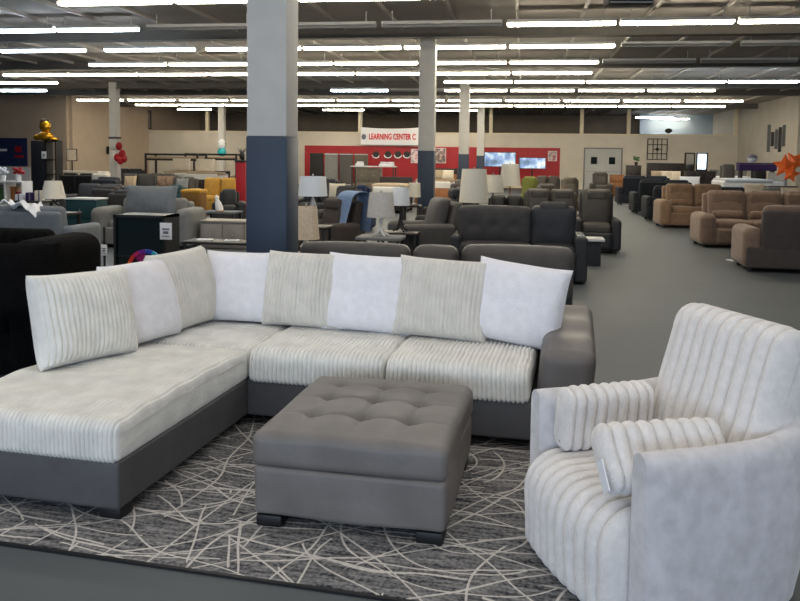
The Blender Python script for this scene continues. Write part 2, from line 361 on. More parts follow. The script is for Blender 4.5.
# ------------------------------------------------------------------ foreground
def ribs(pitch, amp, side=0.0, ph=0, wob=.0):
    def f(p, n, u):
        wx = (1-np.abs(n[:, 0]))**.5*(1-side)+side
        ph_ = p[:, 0]+wob*np.sin(p[:, 1]*9)+wob*np.sin(p[:, 2]*13)
        d = amp*(np.abs(np.sin(math.pi*ph_/pitch+ph))**.65-.5)*wx
        return p+n*d[:, None]
    return f
def ribsweep(prof, L_, n, amp, endr=.05, spr=8, pw=.5, smoothside=None, wob=.002, bow=0):
    """closed y-z profile carried along x; n raised ribs; ends rounded off"""
    P = np.array(prof); M = len(P)
    T = np.roll(P, -1, 0)-np.roll(P, 1, 0); T /= np.linalg.norm(T, axis=1, keepdims=True); Nn = np.stack([T[:, 1], -T[:, 0]], 1)
    ce = P.mean(0)
    if ((P-ce)*Nn).sum() < 0: Nn = -Nn
    xs = np.linspace(-.5, .5, n*spr+1)
    e = endr/L_*np.array([0, .06, .2, .45]); xs = np.unique(np.concatenate([xs, -.5+e, .5-e])); V = []
    for x in xs:
        t = max(0, 1-(.5-abs(x))*L_/endr); shrink = endr*(1-math.sqrt(max(0, 1-t*t)))
        d = amp*(abs(math.sin(math.pi*n*(x+.5)))**pw-.6)
        off = (d-shrink)*np.ones(M)
        q = P+Nn*off[:, None]
        q[:, 0] += -bow*(1-4*x*x)*(P[:, 0] < ce[0])
        xx = x*L_+wob*np.sin(P[:, 0]*17+x*9)+wob*np.sin(P[:, 1]*23+x*5)
        V.append(np.stack([xx, q[:, 0], q[:, 1]], 1))
    K = len(xs); Fc = []
    for i in range(K-1):
        for k in range(M): Fc.append([i*M+k, (i+1)*M+k, (i+1)*M+(k+1) % M, i*M+(k+1) % M])
    V = np.concatenate(V+[np.array([[-L_/2, *ce], [L_/2, *ce]])])
    for k in range(M): Fc.append([K*M, k, (k+1) % M]); Fc.append([K*M+1, (K-1)*M+(k+1) % M, (K-1)*M+k])
    return V, Fc
def rrect(y0, y1, z0, z1, rf_t, rf_b=.03, rb=.03, n=8, step=.04, topf=None):
    """rounded rectangle profile; rf_t = front top radius, rf_b = front bottom radius"""
    pts = []
    def arc(cy, cz, r, a0, a1):
        for a in np.linspace(a0, a1, n): pts.append((cy+r*math.cos(a), cz+r*math.sin(a)))
    pi = math.pi
    arc(y0+rf_t, z1-rf_t, rf_t, pi, pi/2); m = max(1, int((y1-rb-y0-rf_t)/step))
    for t in range(1, m): pts.append((y0+rf_t+(y1-rb-y0-rf_t)*t/m, z1))
    arc(y1-rb, z1-rb, rb, pi/2, 0); arc(y1-rb, z0+rb, rb, 0, -pi/2); arc(y0+rf_b, z0+rf_b, rf_b, -pi/2, -pi)
    m = max(1, int((z1-rf_t-z0-rf_b)/step))
    for t in range(1, m): pts.append((y0, z0+rf_b+(z1-rf_t-z0-rf_b)*t/m))
    if topf: pts = [topf(*p) for p in pts]
    return pts
def crown(h, lump=0):
    def f(p, n, u):
        q = p.copy(); b = np.clip(1-np.abs(u[:, 0])**2.5, 0, 1)*np.clip(1-np.abs(u[:, 1])**2.5, 0, 1)
        q[:, 2] += h*b*(u[:, 2] > 0)
        if lump: q[:, 2] += lump*np.sin(p[:, 0]*11+1)*np.sin(p[:, 1]*9)*(u[:, 2] > 0)*b
        return q
    return f
def chain(*fs):
    def f(p, n, u):
        for g in fs: p = g(p, n, u)
        return p
    return f
SA = R(-4.3); su = np.array([math.cos(SA), math.sin(SA)]); sv = np.array([-math.sin(SA), math.cos(SA)])
def sw(u, v): r = su*u+sv*v; return (float(r[0]), float(r[1]))
# rug
rug = thing('area_rug', 'charcoal rug with pale sweeping arc lines under the sectional and ottoman', 'rug', (*sw(-1.45, 4.0), 0), SA)
part('pile', rbox((0, .02, .006), (3.9, 2.5, .012), .005, (1, 1, 1), k=1), rug_mat(), rug)
part('binding', [bx(-1.96, 1.96, -1.245, -1.225, 0, .011), bx(-1.96, 1.96, 1.265, 1.285, 0, .011), bx(-1.965, -1.945, -1.245, 1.285, 0, .011), bx(1.945, 1.965, -1.245, 1.285, 0, .011)], M_black, rug)
# sectional: local frame has its origin at sofa coordinates (-1.97, 4.4)
OU, OV = -1.97, 4.40
sec = thing('sectional_sofa', 'L-shaped sectional with ivory ribbed seats on a dark grey leather base', 'sofa', (*sw(OU, OV), .012), SA)
part('base', [rbox(((-.985)/2-.0, (-1.37+.95)/2, .17), (.985, 2.32, .225), .02, (1, 1, 1)), rbox((.86, .475, .17), (1.74, .95, .225), .02, (1, 1, 1))], M_leather_b, sec)
cord = 0.034
def seatc(u0, u1, v0, v1, z0, z1, cr=.02, front=True):
    def tf(y, z):
        t = (y-v0)/(v1-v0); return y, z+(cr*math.sin(math.pi*min(1, max(0, t)))**.6+.004*math.sin(y*21) if z > (z0+z1)/2 else 0)
    pc = .0225 if u0 < -.5 else .027
    g = ribsweep(rrect(v0, v1, z0, z1, .055, topf=tf), u1-u0, int(round((u1-u0)/pc)), .013, .045, 6)
    return mv(g, ((u0+u1)/2, 0, 0))
part('seat_cushion', seatc(-.985, .005, -1.385, .02, .275, .455, .02), M_white_cord, sec, label='long chaise seat cushion')
part('seat_cushion', seatc(-.97, -.005, .02, .80, .275, .452, .02), M_white_cord, sec)
part('seat_cushion', seatc(.01, .86, -.03, .80, .275, .462, .02), M_white_cord, sec)
part('seat_cushion', seatc(.865, 1.705, -.03, .80, .275, .462, .02), M_white_cord, sec)
def armfn(p, n, u):
    q = p.copy(); t = (p[:, 1]+.54)/1.08
    q[:, 2] += (-.05+.075*t)*(u[:, 2] > 0); q[:, 0] += .02*np.clip(u[:, 2], 0, 1)*(1-t)
    q[:, 2] += .008*np.sin(p[:, 1]*16)*(u[:, 2] > .5)
    return q
part('arm', rbox((1.89, .54, .345), (.31, 1.08, 5.7e-1), .07, (3, 14, 3), armfn, k=4), M_leather, sec)
part('backrest', [rbox((.64, .99, .45), (2.4, .24, .75), .07, (8, 2, 3)), rbox((-.97, .42, .43), (.16, 1.2, .71), .06, (2, 6, 3)), rbox((-.7, .99, .43), (.6, .22, .71), .06, (2, 2, 3))], M_leather_b, sec)
for u, v in ((-.07, -1.28), (-.9, -1.28), (-.9, .9), (1.93, .08), (1.93, .98), (.4, .93)):
    part('foot', rot(cbox((0, 0, 0), (.11, .11, .058), .008), 'Z', 0), M_black, sec, (u, v, .030))
# scatter pillows
def pillow_geo(w, h, t, rib=0, amp=.0, nx=60, ears=.065):
    us = np.linspace(-1, 1, nx+1); vs_ = np.linspace(-1, 1, 25); V = []; Fc = []
    for side in (-1, 1):
        U, W = np.meshgrid(us, vs_, indexing='ij')
        k = ears; 
        x = w/2*U*(1-k*(1-W**4)*np.abs(U)**3); z = h/2*W*(1-k*(1-U**4)*np.abs(W)**3)
        cr_ = 1-.025*np.abs(U*W)**7; x = x*cr_; z = z*cr_
        th = t/2*(np.clip(1-np.abs(U)**2.6, 0, 1)*np.clip(1-np.abs(W)**2.6, 0, 1))**.42
        th = th*(1+.05*np.sin(U*4+W*3+w*20))
        if rib: th = th+amp*(np.abs(np.sin(math.pi*x/rib))**.6-.3)*np.clip(th/(t*.15), 0, 1)
        y = side*th+.004*np.sin(U*7)*np.cos(W*5)
        V.append(np.stack([x, y, z+h/2], -1).reshape(-1, 3)); off = (0 if side < 0 else (nx+1)*25)
        for i in range(nx):
            for j in range(24):
                q = [off+i*25+j, off+(i+1)*25+j, off+(i+1)*25+j+1, off+i*25+j+1]; Fc.append(q if side < 0 else q[::-1])
    V = np.concatenate(V)
    return V, Fc
PL = [(-2.67, 3.86, 71, 15, .62, .53, 'c', 'ivory wide-ribbed pillow at the open end of the chaise, leftmost', .03),
      (-2.60, 4.36, 79, 16, .57, .53, 't', 'white textured pillow second from left, between two ribbed pillows', .0),
      (-2.56, 4.80, 80, 13, .57, .55, 'g', 'greige ribbed pillow turned in the corner of the sectional', -.02),
      (-2.34, 5.06, 3, 13, .54, .515, 't', 'white textured pillow just right of the corner, left of the near column', 0),
      (-1.86, 5.02, -3, 14, .57, .535, 'g', 'greige ribbed pillow standing in front of the near column', .0),
      (-1.40, 5.00, 0, 15, .60, .54, 't', 'white textured pillow at the middle of the sofa back', .02),
      (-.90, 4.95, -4, 17, .63, .545, 'g', 'greige ribbed pillow second from the sofa arm', .03),
      (-.43, 4.93, -12, 16, .61, .54, 't', 'white textured pillow leaning against the grey sofa arm', .09)]
for u, v, rz, lean, w_, h_, kind, lab, roll in PL:
    x, y = sw(u, v)
    g = pillow_geo(w_+.02, h_, .26, .028 if kind != 't' else 0, .011, nx=int(w_/.028*7) if kind != 't' else 30)
    o = thing('throw_pillow', lab, 'pillow', (x, y, .482), group='pillows along the sectional back', geos=g, m={'c': M_white_cord, 'g': M_greige_cord, 't': M_white_text}[kind])
    o.rotation_euler = (Matrix.Rotation(R(rz)+SA, 4, 'Z')@Matrix.Rotation(-R(lean), 4, 'X')@Matrix.Rotation(roll, 4, 'Y')).to_euler()

# tufted ottoman
ot = thing('ottoman', 'square button-tufted taupe leather ottoman standing on the rug', 'ottoman', (*sw(-.975, 3.655), .012), SA+R(1.6))
bxs = [(-.235, -.2), (.0, -.2), (.225, -.2), (-.235, .06), (0, .06), (.225, .06), (-.235, .3), (0, .3), (.225, .3)]
def tuft(p, n, u):
    q = p.copy(); q[:, 2] += .008*(u[:, 2] > 0); top = np.clip(n[:, 2], 0, 1)
    b = np.clip(1-np.abs(u[:, 0])**4, 0, 1)*np.clip(1-np.abs(u[:, 1])**4, 0, 1)
    dz = .028*b
    for bx_, by in bxs:
        r = np.hypot(p[:, 0]-bx_, p[:, 1]-by); dz = dz-.034*np.exp(-(r/.036)**2)-.012*np.exp(-(r/.09)**2)
    for xx in (-.235, 0, .225): dz = dz-.007*np.exp(-((p[:, 0]-xx)/.012)**2)*b
    for yy in (-.2, .06, .3): dz = dz-.009*np.exp(-((p[:, 1]-yy)/.012)**2)*b
    q[:, 2] += dz*top
    q[:, :2] += n[:, :2]*(.004*np.sin(p[:, 0]*13+p[:, 2]*20)*np.sin(p[:, 1]*11))[:, None]
    return q
part('base', rbox((0, 0, .165), (.86, .96, .225), .025, (10, 10, 3), lambda p, n, u: p+n*(.004*np.sin(p[:, 0]*9+p[:, 2]*14+p[:, 1]*7))[:, None]), M_otto, ot)
part('cushion', rbox((0, 0, .345), (.875, .975, .145), .04, (76, 80, 3), tuft), M_otto, ot)
for a, b in bxs: part('button', ell((a, b, .391), (.014, .014, .007), 10, 6), M_otto, ot)
for a in (-1, 1):
    for b in (-1, 1): part('foot', cbox((a*.36, b*.41, .027), (.12, .12, .054), .01), M_black, ot)

# swivel chair
CHX, CHY = .60, 3.21
sc = thing('swivel_chair', 'silver velvet barrel swivel chair with thick ribbed plush seat at right front', 'armchair', (CHX, CHY, .0), R(-63.8))
sc.scale = (.90, 1.0, 1.07)
def shell():
    a, b, th = .485, .50, .125; path = []
    for t in np.linspace(-.40, .02, 10): path.append((-a, t, 0))
    for an in np.linspace(math.pi, 0, 37)[1:-1]:
        c_, s_ = math.cos(an), math.sin(an); e = 2/2.7
        path.append((a*np.sign(c_)*abs(c_)**e, .02+(b-.02)*abs(s_)**e, 1))
    for t in np.linspace(.02, -.40, 10): path.append((a, t, 0))
    P = np.array([(x, y) for x, y, _ in path]); T = np.gradient(P, axis=0); T /= np.linalg.norm(T, axis=1, keepdims=True)
    Nn = np.stack([-T[:, 1], T[:, 0]], 1)          # points outward (left of travel) 
    V = []; n = len(P); prof = []
    K = 8
    for i in range(n):
        s = abs(i/(n-1)-.5)*2                       # 1 at arm fronts, 0 at back centre
        top = .625+.085*max(0, 1-s*1.25)**1.2-.012*math.exp(-((s-.62)/.18)**2)
        und = .10*max(0, 1-s*1.1)
        endr = 1.0 if 3 <= i < n-3 else [.55, .8, .94][min(i, n-1-i)]
        ht = th/2*(endr**.6)
        pr = []
        zs = np.linspace(.035, top-ht, K)
        for z in zs: pr.append((ht-und*max(0, (1-z/.42))**1.6, z))
        for an in np.linspace(0, math.pi, 8)[1:-1]: pr.append((ht*math.cos(an), top-ht+ht*math.sin(an)))
        for z in zs[::-1]: pr.append((-ht, z))
        for o_, z in pr:
            c_ = P[i]-Nn[i]*th/2; V.append((*(c_+Nn[i]*o_), z))
    m_ = len(pr); Fc = []
    for i in range(n-1):
        for k in range(m_): Fc.append([i*m_+k, i*m_+(k+1) % m_, (i+1)*m_+(k+1) % m_, (i+1)*m_+k])
    Fc.append(list(range(m_))[::-1]); Fc.append([(n-1)*m_+k for k in range(m_)])
    return np.array(V), Fc
g = shell()
part('shell', g, M_chair_vel, sc)
def plush(pitch, amp, ax=0):
    def f(p, n, u):
        wx = (1-np.abs(n[:, ax])**2)**.5
        c_ = p[:, ax]+.004*np.sin(p[:, 1-ax]*14)+.004*np.sin(p[:, 2]*17)
        d = amp*(np.abs(np.cos(math.pi*c_/pitch))**.55-.6)*wx+.0025*np.sin(p[:, 0]*90)*np.sin(p[:, 1]*83)*np.sin(p[:, 2]*97)
        return p+n*d[:, None]
    return f
def seatbow(p, n, u):
    q = p.copy(); q[:, 1] -= .035*np.clip(1-u[:, 0]**2, 0, 1)*(u[:, 1] < 0)
    q[:, 2] += .018*np.clip(1-u[:, 0]**2, 0, 1)*(u[:, 2] > 0)
    q[:, 1] += .05*np.clip(-u[:, 2], 0, 1)*(u[:, 1] < 0)
    return q
part('seat', ribsweep(rrect(-.48, .29, .035, .40, .14, .05, .03, 10, topf=lambda y, z: (y+(.02*(.41-z)/.38 if y < 0 else 0), z)), .725, 10, .026, .05, 10, .5, bow=.035), M_chair_fur, sc)
part('swivel_base', cyl(.30, 0, .035, seg=28), M_black, sc)
part('back_cushion', ribsweep(rrect(-.10, .10, 0, .60, .095, .07, .095, 8), .72, 10, .024, .07, 10, .5, bow=.02), M_chair_fur, sc, (.0, .17, .38), (R(-17), 0, 0))
def bolster(lab, loc, ro, L_, H_, T_):
    o = thing('plush_bolster', lab, 'pillow', (0, 0, 0), group='small ribbed bolsters on the swivel chair', geos=ribsweep(rrect(-T_/2, T_/2, -H_/2, H_/2, T_*.42, T_*.4, T_*.42, 7), L_, 9, .02, .05, 9, .5), m=M_chair_fur)
    M = Matrix.Translation((CHX, CHY, 0))@Matrix.Rotation(R(-63.8), 4, 'Z')@Matrix.Translation(loc)@Matrix.Rotation(ro[2], 4, 'Z')@Matrix.Rotation(ro[0], 4, 'X')@Matrix.Rotation(ro[1], 4, 'Y')
    o.matrix_world = M; return o
b1 = bolster('small ribbed plush bolster leaning inside the far chair arm', (-.255, -.14, .575), (R(8), 0, R(90)), .44, .26, .12)
b2 = bolster('small ribbed plush bolster propped inside the near chair arm with white tag', (.225, -.20, .585), (R(-38), 0, R(84)), .50, .24, .12)
part('care_tag', [box((-.262, -.035, -.07), (.005, .05, .11))], M_card, b2)

# ------------------------------------------------------------------ generic furniture (front faces -y)
CACHE = {}
def cg(key, fn):
    if key not in CACHE: CACHE[key] = fn()
    return CACHE[key]
def soft(c, s, r, seg=(5, 4, 3), cr=.02): return rbox(c, s, r, seg, crown(cr))
def sofa(label, x, y, rz, w, d, h, n, m, m2=None, kind='sofa', arm_w=.2, arm_h=.6, seat_h=.44, recl=False, name=None, cat=None, group=None, feet=True, arms=(1, 1), lean=8, pads=False, z=0, channels=0, pad=None):
    m2 = m2 or m; pad = pad or m
    t = thing(name or ('recliner' if recl and n == 1 else ('armchair' if n == 1 else 'sofa')), label, cat or ('armchair' if n == 1 else 'sofa'), (x, y, z), rz, group)
    part('base', rbox((0, .02, seat_h*.5), (w-.06, d-.1, seat_h*.72), .03, (1, 1, 1)), m2, t)
    aw = [arm_w if a else 0 for a in arms]
    for s, a in ((-1, arms[0]), (1, arms[1])):
        if a: part('arm', rbox((s*(w/2-arm_w/2), -.02, arm_h/2+.03), (arm_w, d-.1, arm_h-.04), arm_w*.38, (2, 5, 3)), m2, t)
    iw = w-aw[0]-aw[1]; xo = (aw[0]-aw[1])/2; cw = iw/n
    def leanf(p, n_, u): q = p.copy(); q[:, 1] += (p[:, 2]+.3)*math.tan(R(lean)); return q
    part('backrest', rbox((0+xo, d/2-.13, .08+(h-.1)/2), (iw+.1, .16, h-.14), .06, (4, 2, 4), leanf), m2, t)
    for i in range(n):
        cx = -iw/2+cw*(i+.5)+xo
        def ch(p, n_, u):
            q = leanf(p, n_, u)
            q[:, 1] -= .045*np.clip(1-np.abs(u[:, 0])**2.5, 0, 1)*np.clip(1-u[:, 2]**2, 0, 1)*(u[:, 1] < 0)
            if channels: q[:, 1] -= .02*np.abs(np.sin(math.pi*p[:, 0]/channels))*(u[:, 1] < 0)
            return q
        part('back_cushion', rbox((cx, d/2-.29, seat_h+(h-seat_h)/2+.01), (cw-.015, .2, h-seat_h+.03), .075, ((40 if channels else 6), 3, 6), ch), pad, t)
        part('seat_cushion', soft((cx, -.08, seat_h-.01), (cw-.012, d-.34, .17), .06, cr=.025), m, t)
        if pads:
            part('headrest', rbox((cx, d/2-.27, h-.12), (cw*.88, .20, .30), .09, (5, 2, 3)), pad, t)
            part('lumbar_pad', rbox((cx, d/2-.40, seat_h+.17), (cw*.84, .16, .17), .075, (5, 2, 3)), pad, t)
        elif recl:
            part('headrest', rbox((cx, d/2-.36+.06, h-.09), (cw*.7, .14, .19), .06, (5, 2, 3)), pad, t)
        if recl:
            part('footrest', rbox((cx, -d/2+.05, seat_h*.52), (cw-.03, .09, seat_h*.62), .035, (3, 1, 3)), m2, t)
    if feet:
        for a in (-1, 1):
            for b in (-1, 1): part('foot', cbox((a*(w/2-.12), b*(d/2-.16), .035), (.07, .07, .07), .008), M_black, t)
    return t
def lamp(label, x, y, z, h, rb, rt_, sh, base='vase', mb=None, ms=None):
    mb = mb or M_metal; ms = ms or M_offw
    t = thing('table_lamp', label, 'lamp', (x, y, z))
    part('lamp_shade', frustum(rb, rt_, h-sh, h), ms, t)
    H = h-sh
    if base == 'vase': part('base', lathe([(.001, 0), (.08, 0), (.08, .02), (.03, .04), (.06, H*.3), (.075, H*.5), (.03, H*.85), (.012, H*.95), (.012, H+.04), (.001, H+.04)], 18), mb, t)
    elif base == 'tripod':
        part('stem', cyl(.018, H*.75, H+.05), mb, t)
        for k in range(3):
            a = 2*math.pi*k/3+.5
            part('leg', tube([(0, 0, H*.85), (.16*math.cos(a), .16*math.sin(a), .01)], .014), mb, t)
    elif base == 'splay':
        part('stem', lathe([(.001, H*.3), (.035, H*.32), (.02, H*.6), (.028, H*.8), (.012, H+.04), (.001, H+.04)], 14), mb, t)
        for k in range(4):
            a = 2*math.pi*k/4+.6
            part('leg', tube([(.01*math.cos(a), .01*math.sin(a), H*.42), (.05*math.cos(a), .05*math.sin(a), H*.15), (.12*math.cos(a), .12*math.sin(a), .012)], [.022, .018, .012]), mb, t)
    else:
        part('base', lathe([(.001, 0), (.075, 0), (.075, .02), (.014, .035), (.014, H+.04), (.001, H+.04)], 16), mb, t)
    part('finial', [cyl(.006, H+.02, h+.01), ell((0, 0, h+.02), (.014, .014, .018), 8, 6)], M_metal, t)
    return t
def table(label, x, y, w, d, h, mt, ml, rz=0, name='side_table', shelf=False, pedestal=False):
    t = thing(name, label, 'table', (x, y, 0), rz)
    part('tabletop', cbox((0, 0, h-.02), (w, d, .04), .008), mt, t)
    if pedestal: part('pedestal', cbox((0, 0, (h-.04)/2), (w*.72, d*.72, h-.04), .01), ml, t)
    else:
        for a in (-1, 1):
            for b in (-1, 1): part('leg', cbox((a*(w/2-.04), b*(d/2-.04), (h-.04)/2), (.045, .045, h-.04), .005), ml, t)
        if shelf: part('shelf', cbox((0, 0, h*.35), (w-.08, d-.08, .025), .005), mt, t)
    return t
def cabinet(label, x, y, w, d, h, m, rz=0, nd=3, nc=2, mk=None, name='cabinet', cat='cabinet', top=None, z=0):
    t = thing(name, label, cat, (x, y, z), rz)
    part('body', cbox((0, .01, h/2), (w, d-.02, h-.03), .006), m, t)
    part('top', cbox((0, 0, h-.012), (w+.03, d+.03, .03), .006), top or m, t)
    dw, dh = (w-.04)/nc, (h-.1)/nd
    for i in range(nc):
        for j in range(nd):
            cx, cz = -w/2+.02+dw*(i+.5), .05+dh*(j+.5)
            dr = part('drawer', cbox((cx, -d/2-.004, cz), (dw-.015, .02, dh-.015), .004), m, t)
            part('knob', ell((cx, -d/2-.025, cz), (.014, .014, .014), 8, 6), mk or M_metal, dr)
    return t
def bed(label, x, y, w, l, m_frame, m_cov, rz=0, hb=1.2, z=.55, name='bed'):
    t = thing(name, label, 'bed', (x, y, 0), rz)
    part('headboard', rbox((0, l/2, hb/2), (w+.06, .08, hb), .02, (2, 1, 2)), m_frame, t)
    part('bed_frame', cbox((0, 0, .07+(z-.3)/2), (w, l, z-.3), .01), m_frame, t)
    part('mattress', rbox((0, 0, z-.14), (w-.04, l-.08, .26), .06, (3, 3, 1)), M_white, t)
    part('duvet', rbox((0, -.15, z), (w+.02, l-.5, .12), .05, (5, 5, 1), crown(.03)), m_cov, t)
    for a in (-1, 1): part('foot', cbox((a*(w/2-.08), -l/2+.08, .035), (.07, .07, .07), .006), m_frame, t)
    return t
def pil(label, x, y, z, w, h, m, rz=0, lean=15, t=.14, name='throw_pillow', group=None):
    o = thing(name, label, 'pillow', (x, y, z), group=group, geos=cg(('pil', w, h, t), lambda: pillow_geo(w, h, t, nx=18)), m=m)
    o.rotation_euler = (Matrix.Rotation(R(rz), 4, 'Z')@Matrix.Rotation(-R(lean), 4, 'X')).to_euler(); return o
def card(label, x, y, z, w, h, rz=0, m=None, name='price_tag'):
    t = thing(name, label, 'tag', (x, y, z), rz)
    part('card', cbox((0, 0, 0), (w, .004, h), .001), m or M_card, t)
    part('print', [box((0, -.004, h*.12), (w*.6, .002, h*.1)), box((0, -.004, -h*.08), (w*.45, .002, h*.16)), box((0, -.004, -h*.3), (w*.6, .002, h*.05))], M_ink, t)
    return t

# ------------------------------------------------------------------ left side
bs = sofa('huge black plush sofa with vertical channels left of the chaise', -4.45, 5.45, R(2), 2.3, .98, 1.03, 2, M_blackfur, arm_w=.34, arm_h=1.02, seat_h=.42, channels=.085, lean=3)
pil('round black plush cushion slumped on the black channelled sofa', -3.43, 4.83, .52, .62, .55, M_blackfur, 20, 20, .3, name='plush_cushion')
pil('patterned pale grey pillow at the left end of the black sofa', -3.98, 4.98, .52, .5, .42, M_ltgrey, -20, 20, .16)
# dark framed glass console with tag and prize wheel
x = at(147, 9.0, 240)
t = thing('glass_cabinet', 'black framed cabinet with dark teal glass behind the sectional, price card on it', 'cabinet', (x, 9.0, 0))
part('frame', [bx(-.33, -.30, -.2, .2, 0, .93), bx(.30, .33, -.2, .2, 0, .93), bx(-.33, .33, -.2, .2, .90, .93), bx(-.33, .33, -.2, .2, .03, .06), bx(-.3, .3, -.19, .19, .42, .44)], M_black, t, smooth=False)
part('glass_panel', bx(-.3, .3, -.17, -.16, .06, .9), M_glass_dk, t, smooth=False)
card('white price card taped to the dark glass cabinet corner', at(167, 8.8, 230), 8.77, zat(167, 231, 8.8), .15, .2)
card('small white tag hanging beside the black sofa end', at(104, 8.0, 250), 8.0, zat(104, 250, 8.0), .07, .12)
thing_ = thing('display_rack', 'thin dark rail holding the small tag beside the black sofa', 'rack', (at(104, 8.05, 250), 8.06, 0))
part('post', cyl(.012, 0, .85), M_black, thing_); part('foot', cbox((0, 0, .01), (.3, .2, .02), .004), M_black, thing_)
# wheel
wx, wy = at(146, 8.0, 270), 8.0; wz = zat(146, 269, 8.0)
t = thing('prize_wheel', 'multicoloured prize wheel peeking over the white corner pillows', 'prize wheel', (wx, wy, 0))
cols = [(230, 200, 40), (120, 200, 60), (40, 170, 200), (40, 80, 190), (120, 50, 160), (200, 40, 110), (220, 60, 50), (240, 130, 30)]
for k in range(16):
    a0, a1 = 2*math.pi*k/16, 2*math.pi*(k+1)/16; v = []
    for r, yy in ((.175, -.012), (.215, -.012), (.215, .012), (.175, .012)):
        for a in (a0, (a0+a1)/2, a1): v.append((r*math.cos(a), yy, wz+r*math.sin(a)))
    fs = []
    for q in range(4):
        for s_ in (0, 1): i0 = q*3+s_; i1 = ((q+1) % 4)*3+s_; fs.append([i0, i0+1, i1+1, i1])
    part('rim_segment', (np.array(v), fs), mat('wheel_colour_%d' % (k % 8), cols[k % 8], .4, 10, .03, 0), t)
wd = []
for k in range(8):
    a0, a1 = 2*math.pi*k/8, 2*math.pi*(k+1)/8
    v = np.array([(0, y_, wz) for y_ in (-.006, .006)]+[(.174*math.cos(a), y_, wz+.174*math.sin(a)) for a in (a0, (a0+a1)/2, a1) for y_ in (-.006, .006)])
    part('wedge', (v, [[0, 2, 4], [0, 4, 6], [1, 5, 3], [1, 7, 5], [2, 3, 5, 4], [4, 5, 7, 6]]), M_purple if k in (0, 1, 5) else (mat('magenta_card', (150, 30, 110), .5, 9, .03, 0) if k == 2 else M_black), t, smooth=False)
part('stand', [cyl(.015, .02, wz, (0, .03, 0)), cyl(.16, 0, .02, (0, .03, 0)), rot(cyl(.02, -.02, .03), 'X', math.pi/2, (0, 0, 0)) if False else box((0, .02, wz), (.03, .04, .03))], M_black, t)
# light grey loveseat
x = at(150, 13.4, 220)
g2 = sofa('light grey rounded loveseat with one plump back pillow behind the glass cabinet', x, 13.4, R(4), 1.85, 1.0, .84, 1, M_ltgrey, arm_w=.32, arm_h=.70, seat_h=.42, name='loveseat', cat='sofa')
pil('big blue grey pillow filling the back of the grey loveseat', x+.16, 13.05, .55, 1.0, .58, M_ltgrey2, 0, 14, .34)
sofa('light grey sofa at the left edge behind the black plush sofa', at(20, 10.6, 225), 10.8, R(180), 1.9, .95, .86, 2, M_ltgrey2, arm_h=.6)
# white throw: draped cloth
def drape(w_, d_, f, nx=26, ny=14, th=.012):
    xs = np.linspace(0, 1, nx); ys = np.linspace(0, 1, ny); V = []
    for s_ in (0, 1):
        for a in xs:
            for b in ys: p = f(a, b); V.append((p[0], p[1], p[2]+s_*th))
    Fc = []; o_ = nx*ny
    for i in range(nx-1):
        for j in range(ny-1):
            q = [i*ny+j, (i+1)*ny+j, (i+1)*ny+j+1, i*ny+j+1]; Fc += [q[::-1], [k+o_ for k in q]]
    for i in range(nx-1):
        for j in (0, ny-1): Fc.append([i*ny+j, (i+1)*ny+j, (i+1)*ny+j+o_, i*ny+j+o_])
    for j in range(ny-1):
        for i in (0, nx-1): Fc.append([i*ny+j, i*ny+j+1, i*ny+j+1+o_, i*ny+j+o_])
    return np.array(V), Fc
thx = at(24, 10.4, 215)
thing('throw_blanket', 'crumpled white throw lying over the light grey sofa back at left', 'blanket', (thx, 10.4, 0),
      geos=drape(1, 1, lambda a, b: ((a-.5)*.55, (b-.5)*.30, .885+.035*math.sin(a*14+b*3)+.03*math.sin(b*9+a*5)-(.16*max(0, a-.82)/.18)+.03*(1-a)), 34, 16), m=M_card)
# lamp + its table
table('dark side table under the black tripod lamp at left', at(50, 12, 220), 12.3, .5, .5, .66, M_wood_d, M_wood_d)
lamp('black tripod lamp with cream tapered shade at left, on dark side table', at(50, 12.2, 200), 12.3, .66, zat(50, 181, 12.2)-.66, .20, .135, .30, 'tripod', M_black, M_offw)
cabinet('low dark teal cabinet right of the tripod lamp', at(81, 14, 210), 14.2, .62, .45, .80, M_teal, nd=2, nc=1, top=M_white)
sofa('dark brown recliner between the teal cabinet and grey loveseat', at(112, 16.5, 205), 16.8, R(160), .95, .95, .92, 1, M_brown_dk, recl=True)
sofa('charcoal sofa behind the teal cabinet at left', at(90, 18.5, 200), 18.8, 0, 1.6, .9, .86, 2, M_char)
sofa('cream round-backed accent chair near the left column', at(107, 22, 190), 22, R(180), .8, .8, 1.12, 1, M_cream, arm_h=.7, seat_h=.46)
for i, p_ in enumerate((72, 88)):
    sofa('black high-backed dining chair, %s of the tower shelf' % ('just right' if i == 0 else 'second to the right'), at(p_, 24, 190), 24, R(180), .5, .5, 1.0, 1, M_black, arms=(0, 0), seat_h=.46, name='dining_chair', cat='chair')
# white shelf unit with goods, far left
x = at(14, 17, 195)
t = thing('shelf_unit', 'white open shelf unit with mixed goods at the left edge', 'shelf', (x, 17, 0))
sh_top = zat(14, 181, 17)
for zz in (.05, .5, sh_top): part('shelf', bx(-.55, .35, -.2, .2, zz-.03, zz), M_white, t, smooth=False)
for xx in (-.55, -.12, .32): part('upright', bx(xx, xx+.03, -.2, .2, 0, sh_top-.03), M_white, t, smooth=False)
for i, (xx, cc, hh) in enumerate([(-.4, M_beige, .26), (-.25, M_green, .3), (.05, M_wood_m, .34), (.2, M_red, .22)]):
    tt = thing('storage_box', '%s box on the middle shelf of the white unit at the left edge' % ['beige', 'green', 'brown', 'red'][i], 'box', (x+xx, 17, .5), 0)
    part('carton', cbox((0, 0, hh/2), (.12, .24, hh), .006), cc, tt); part('lid', cbox((0, 0, hh+.01), (.13, .25, .025), .004), cc, tt)
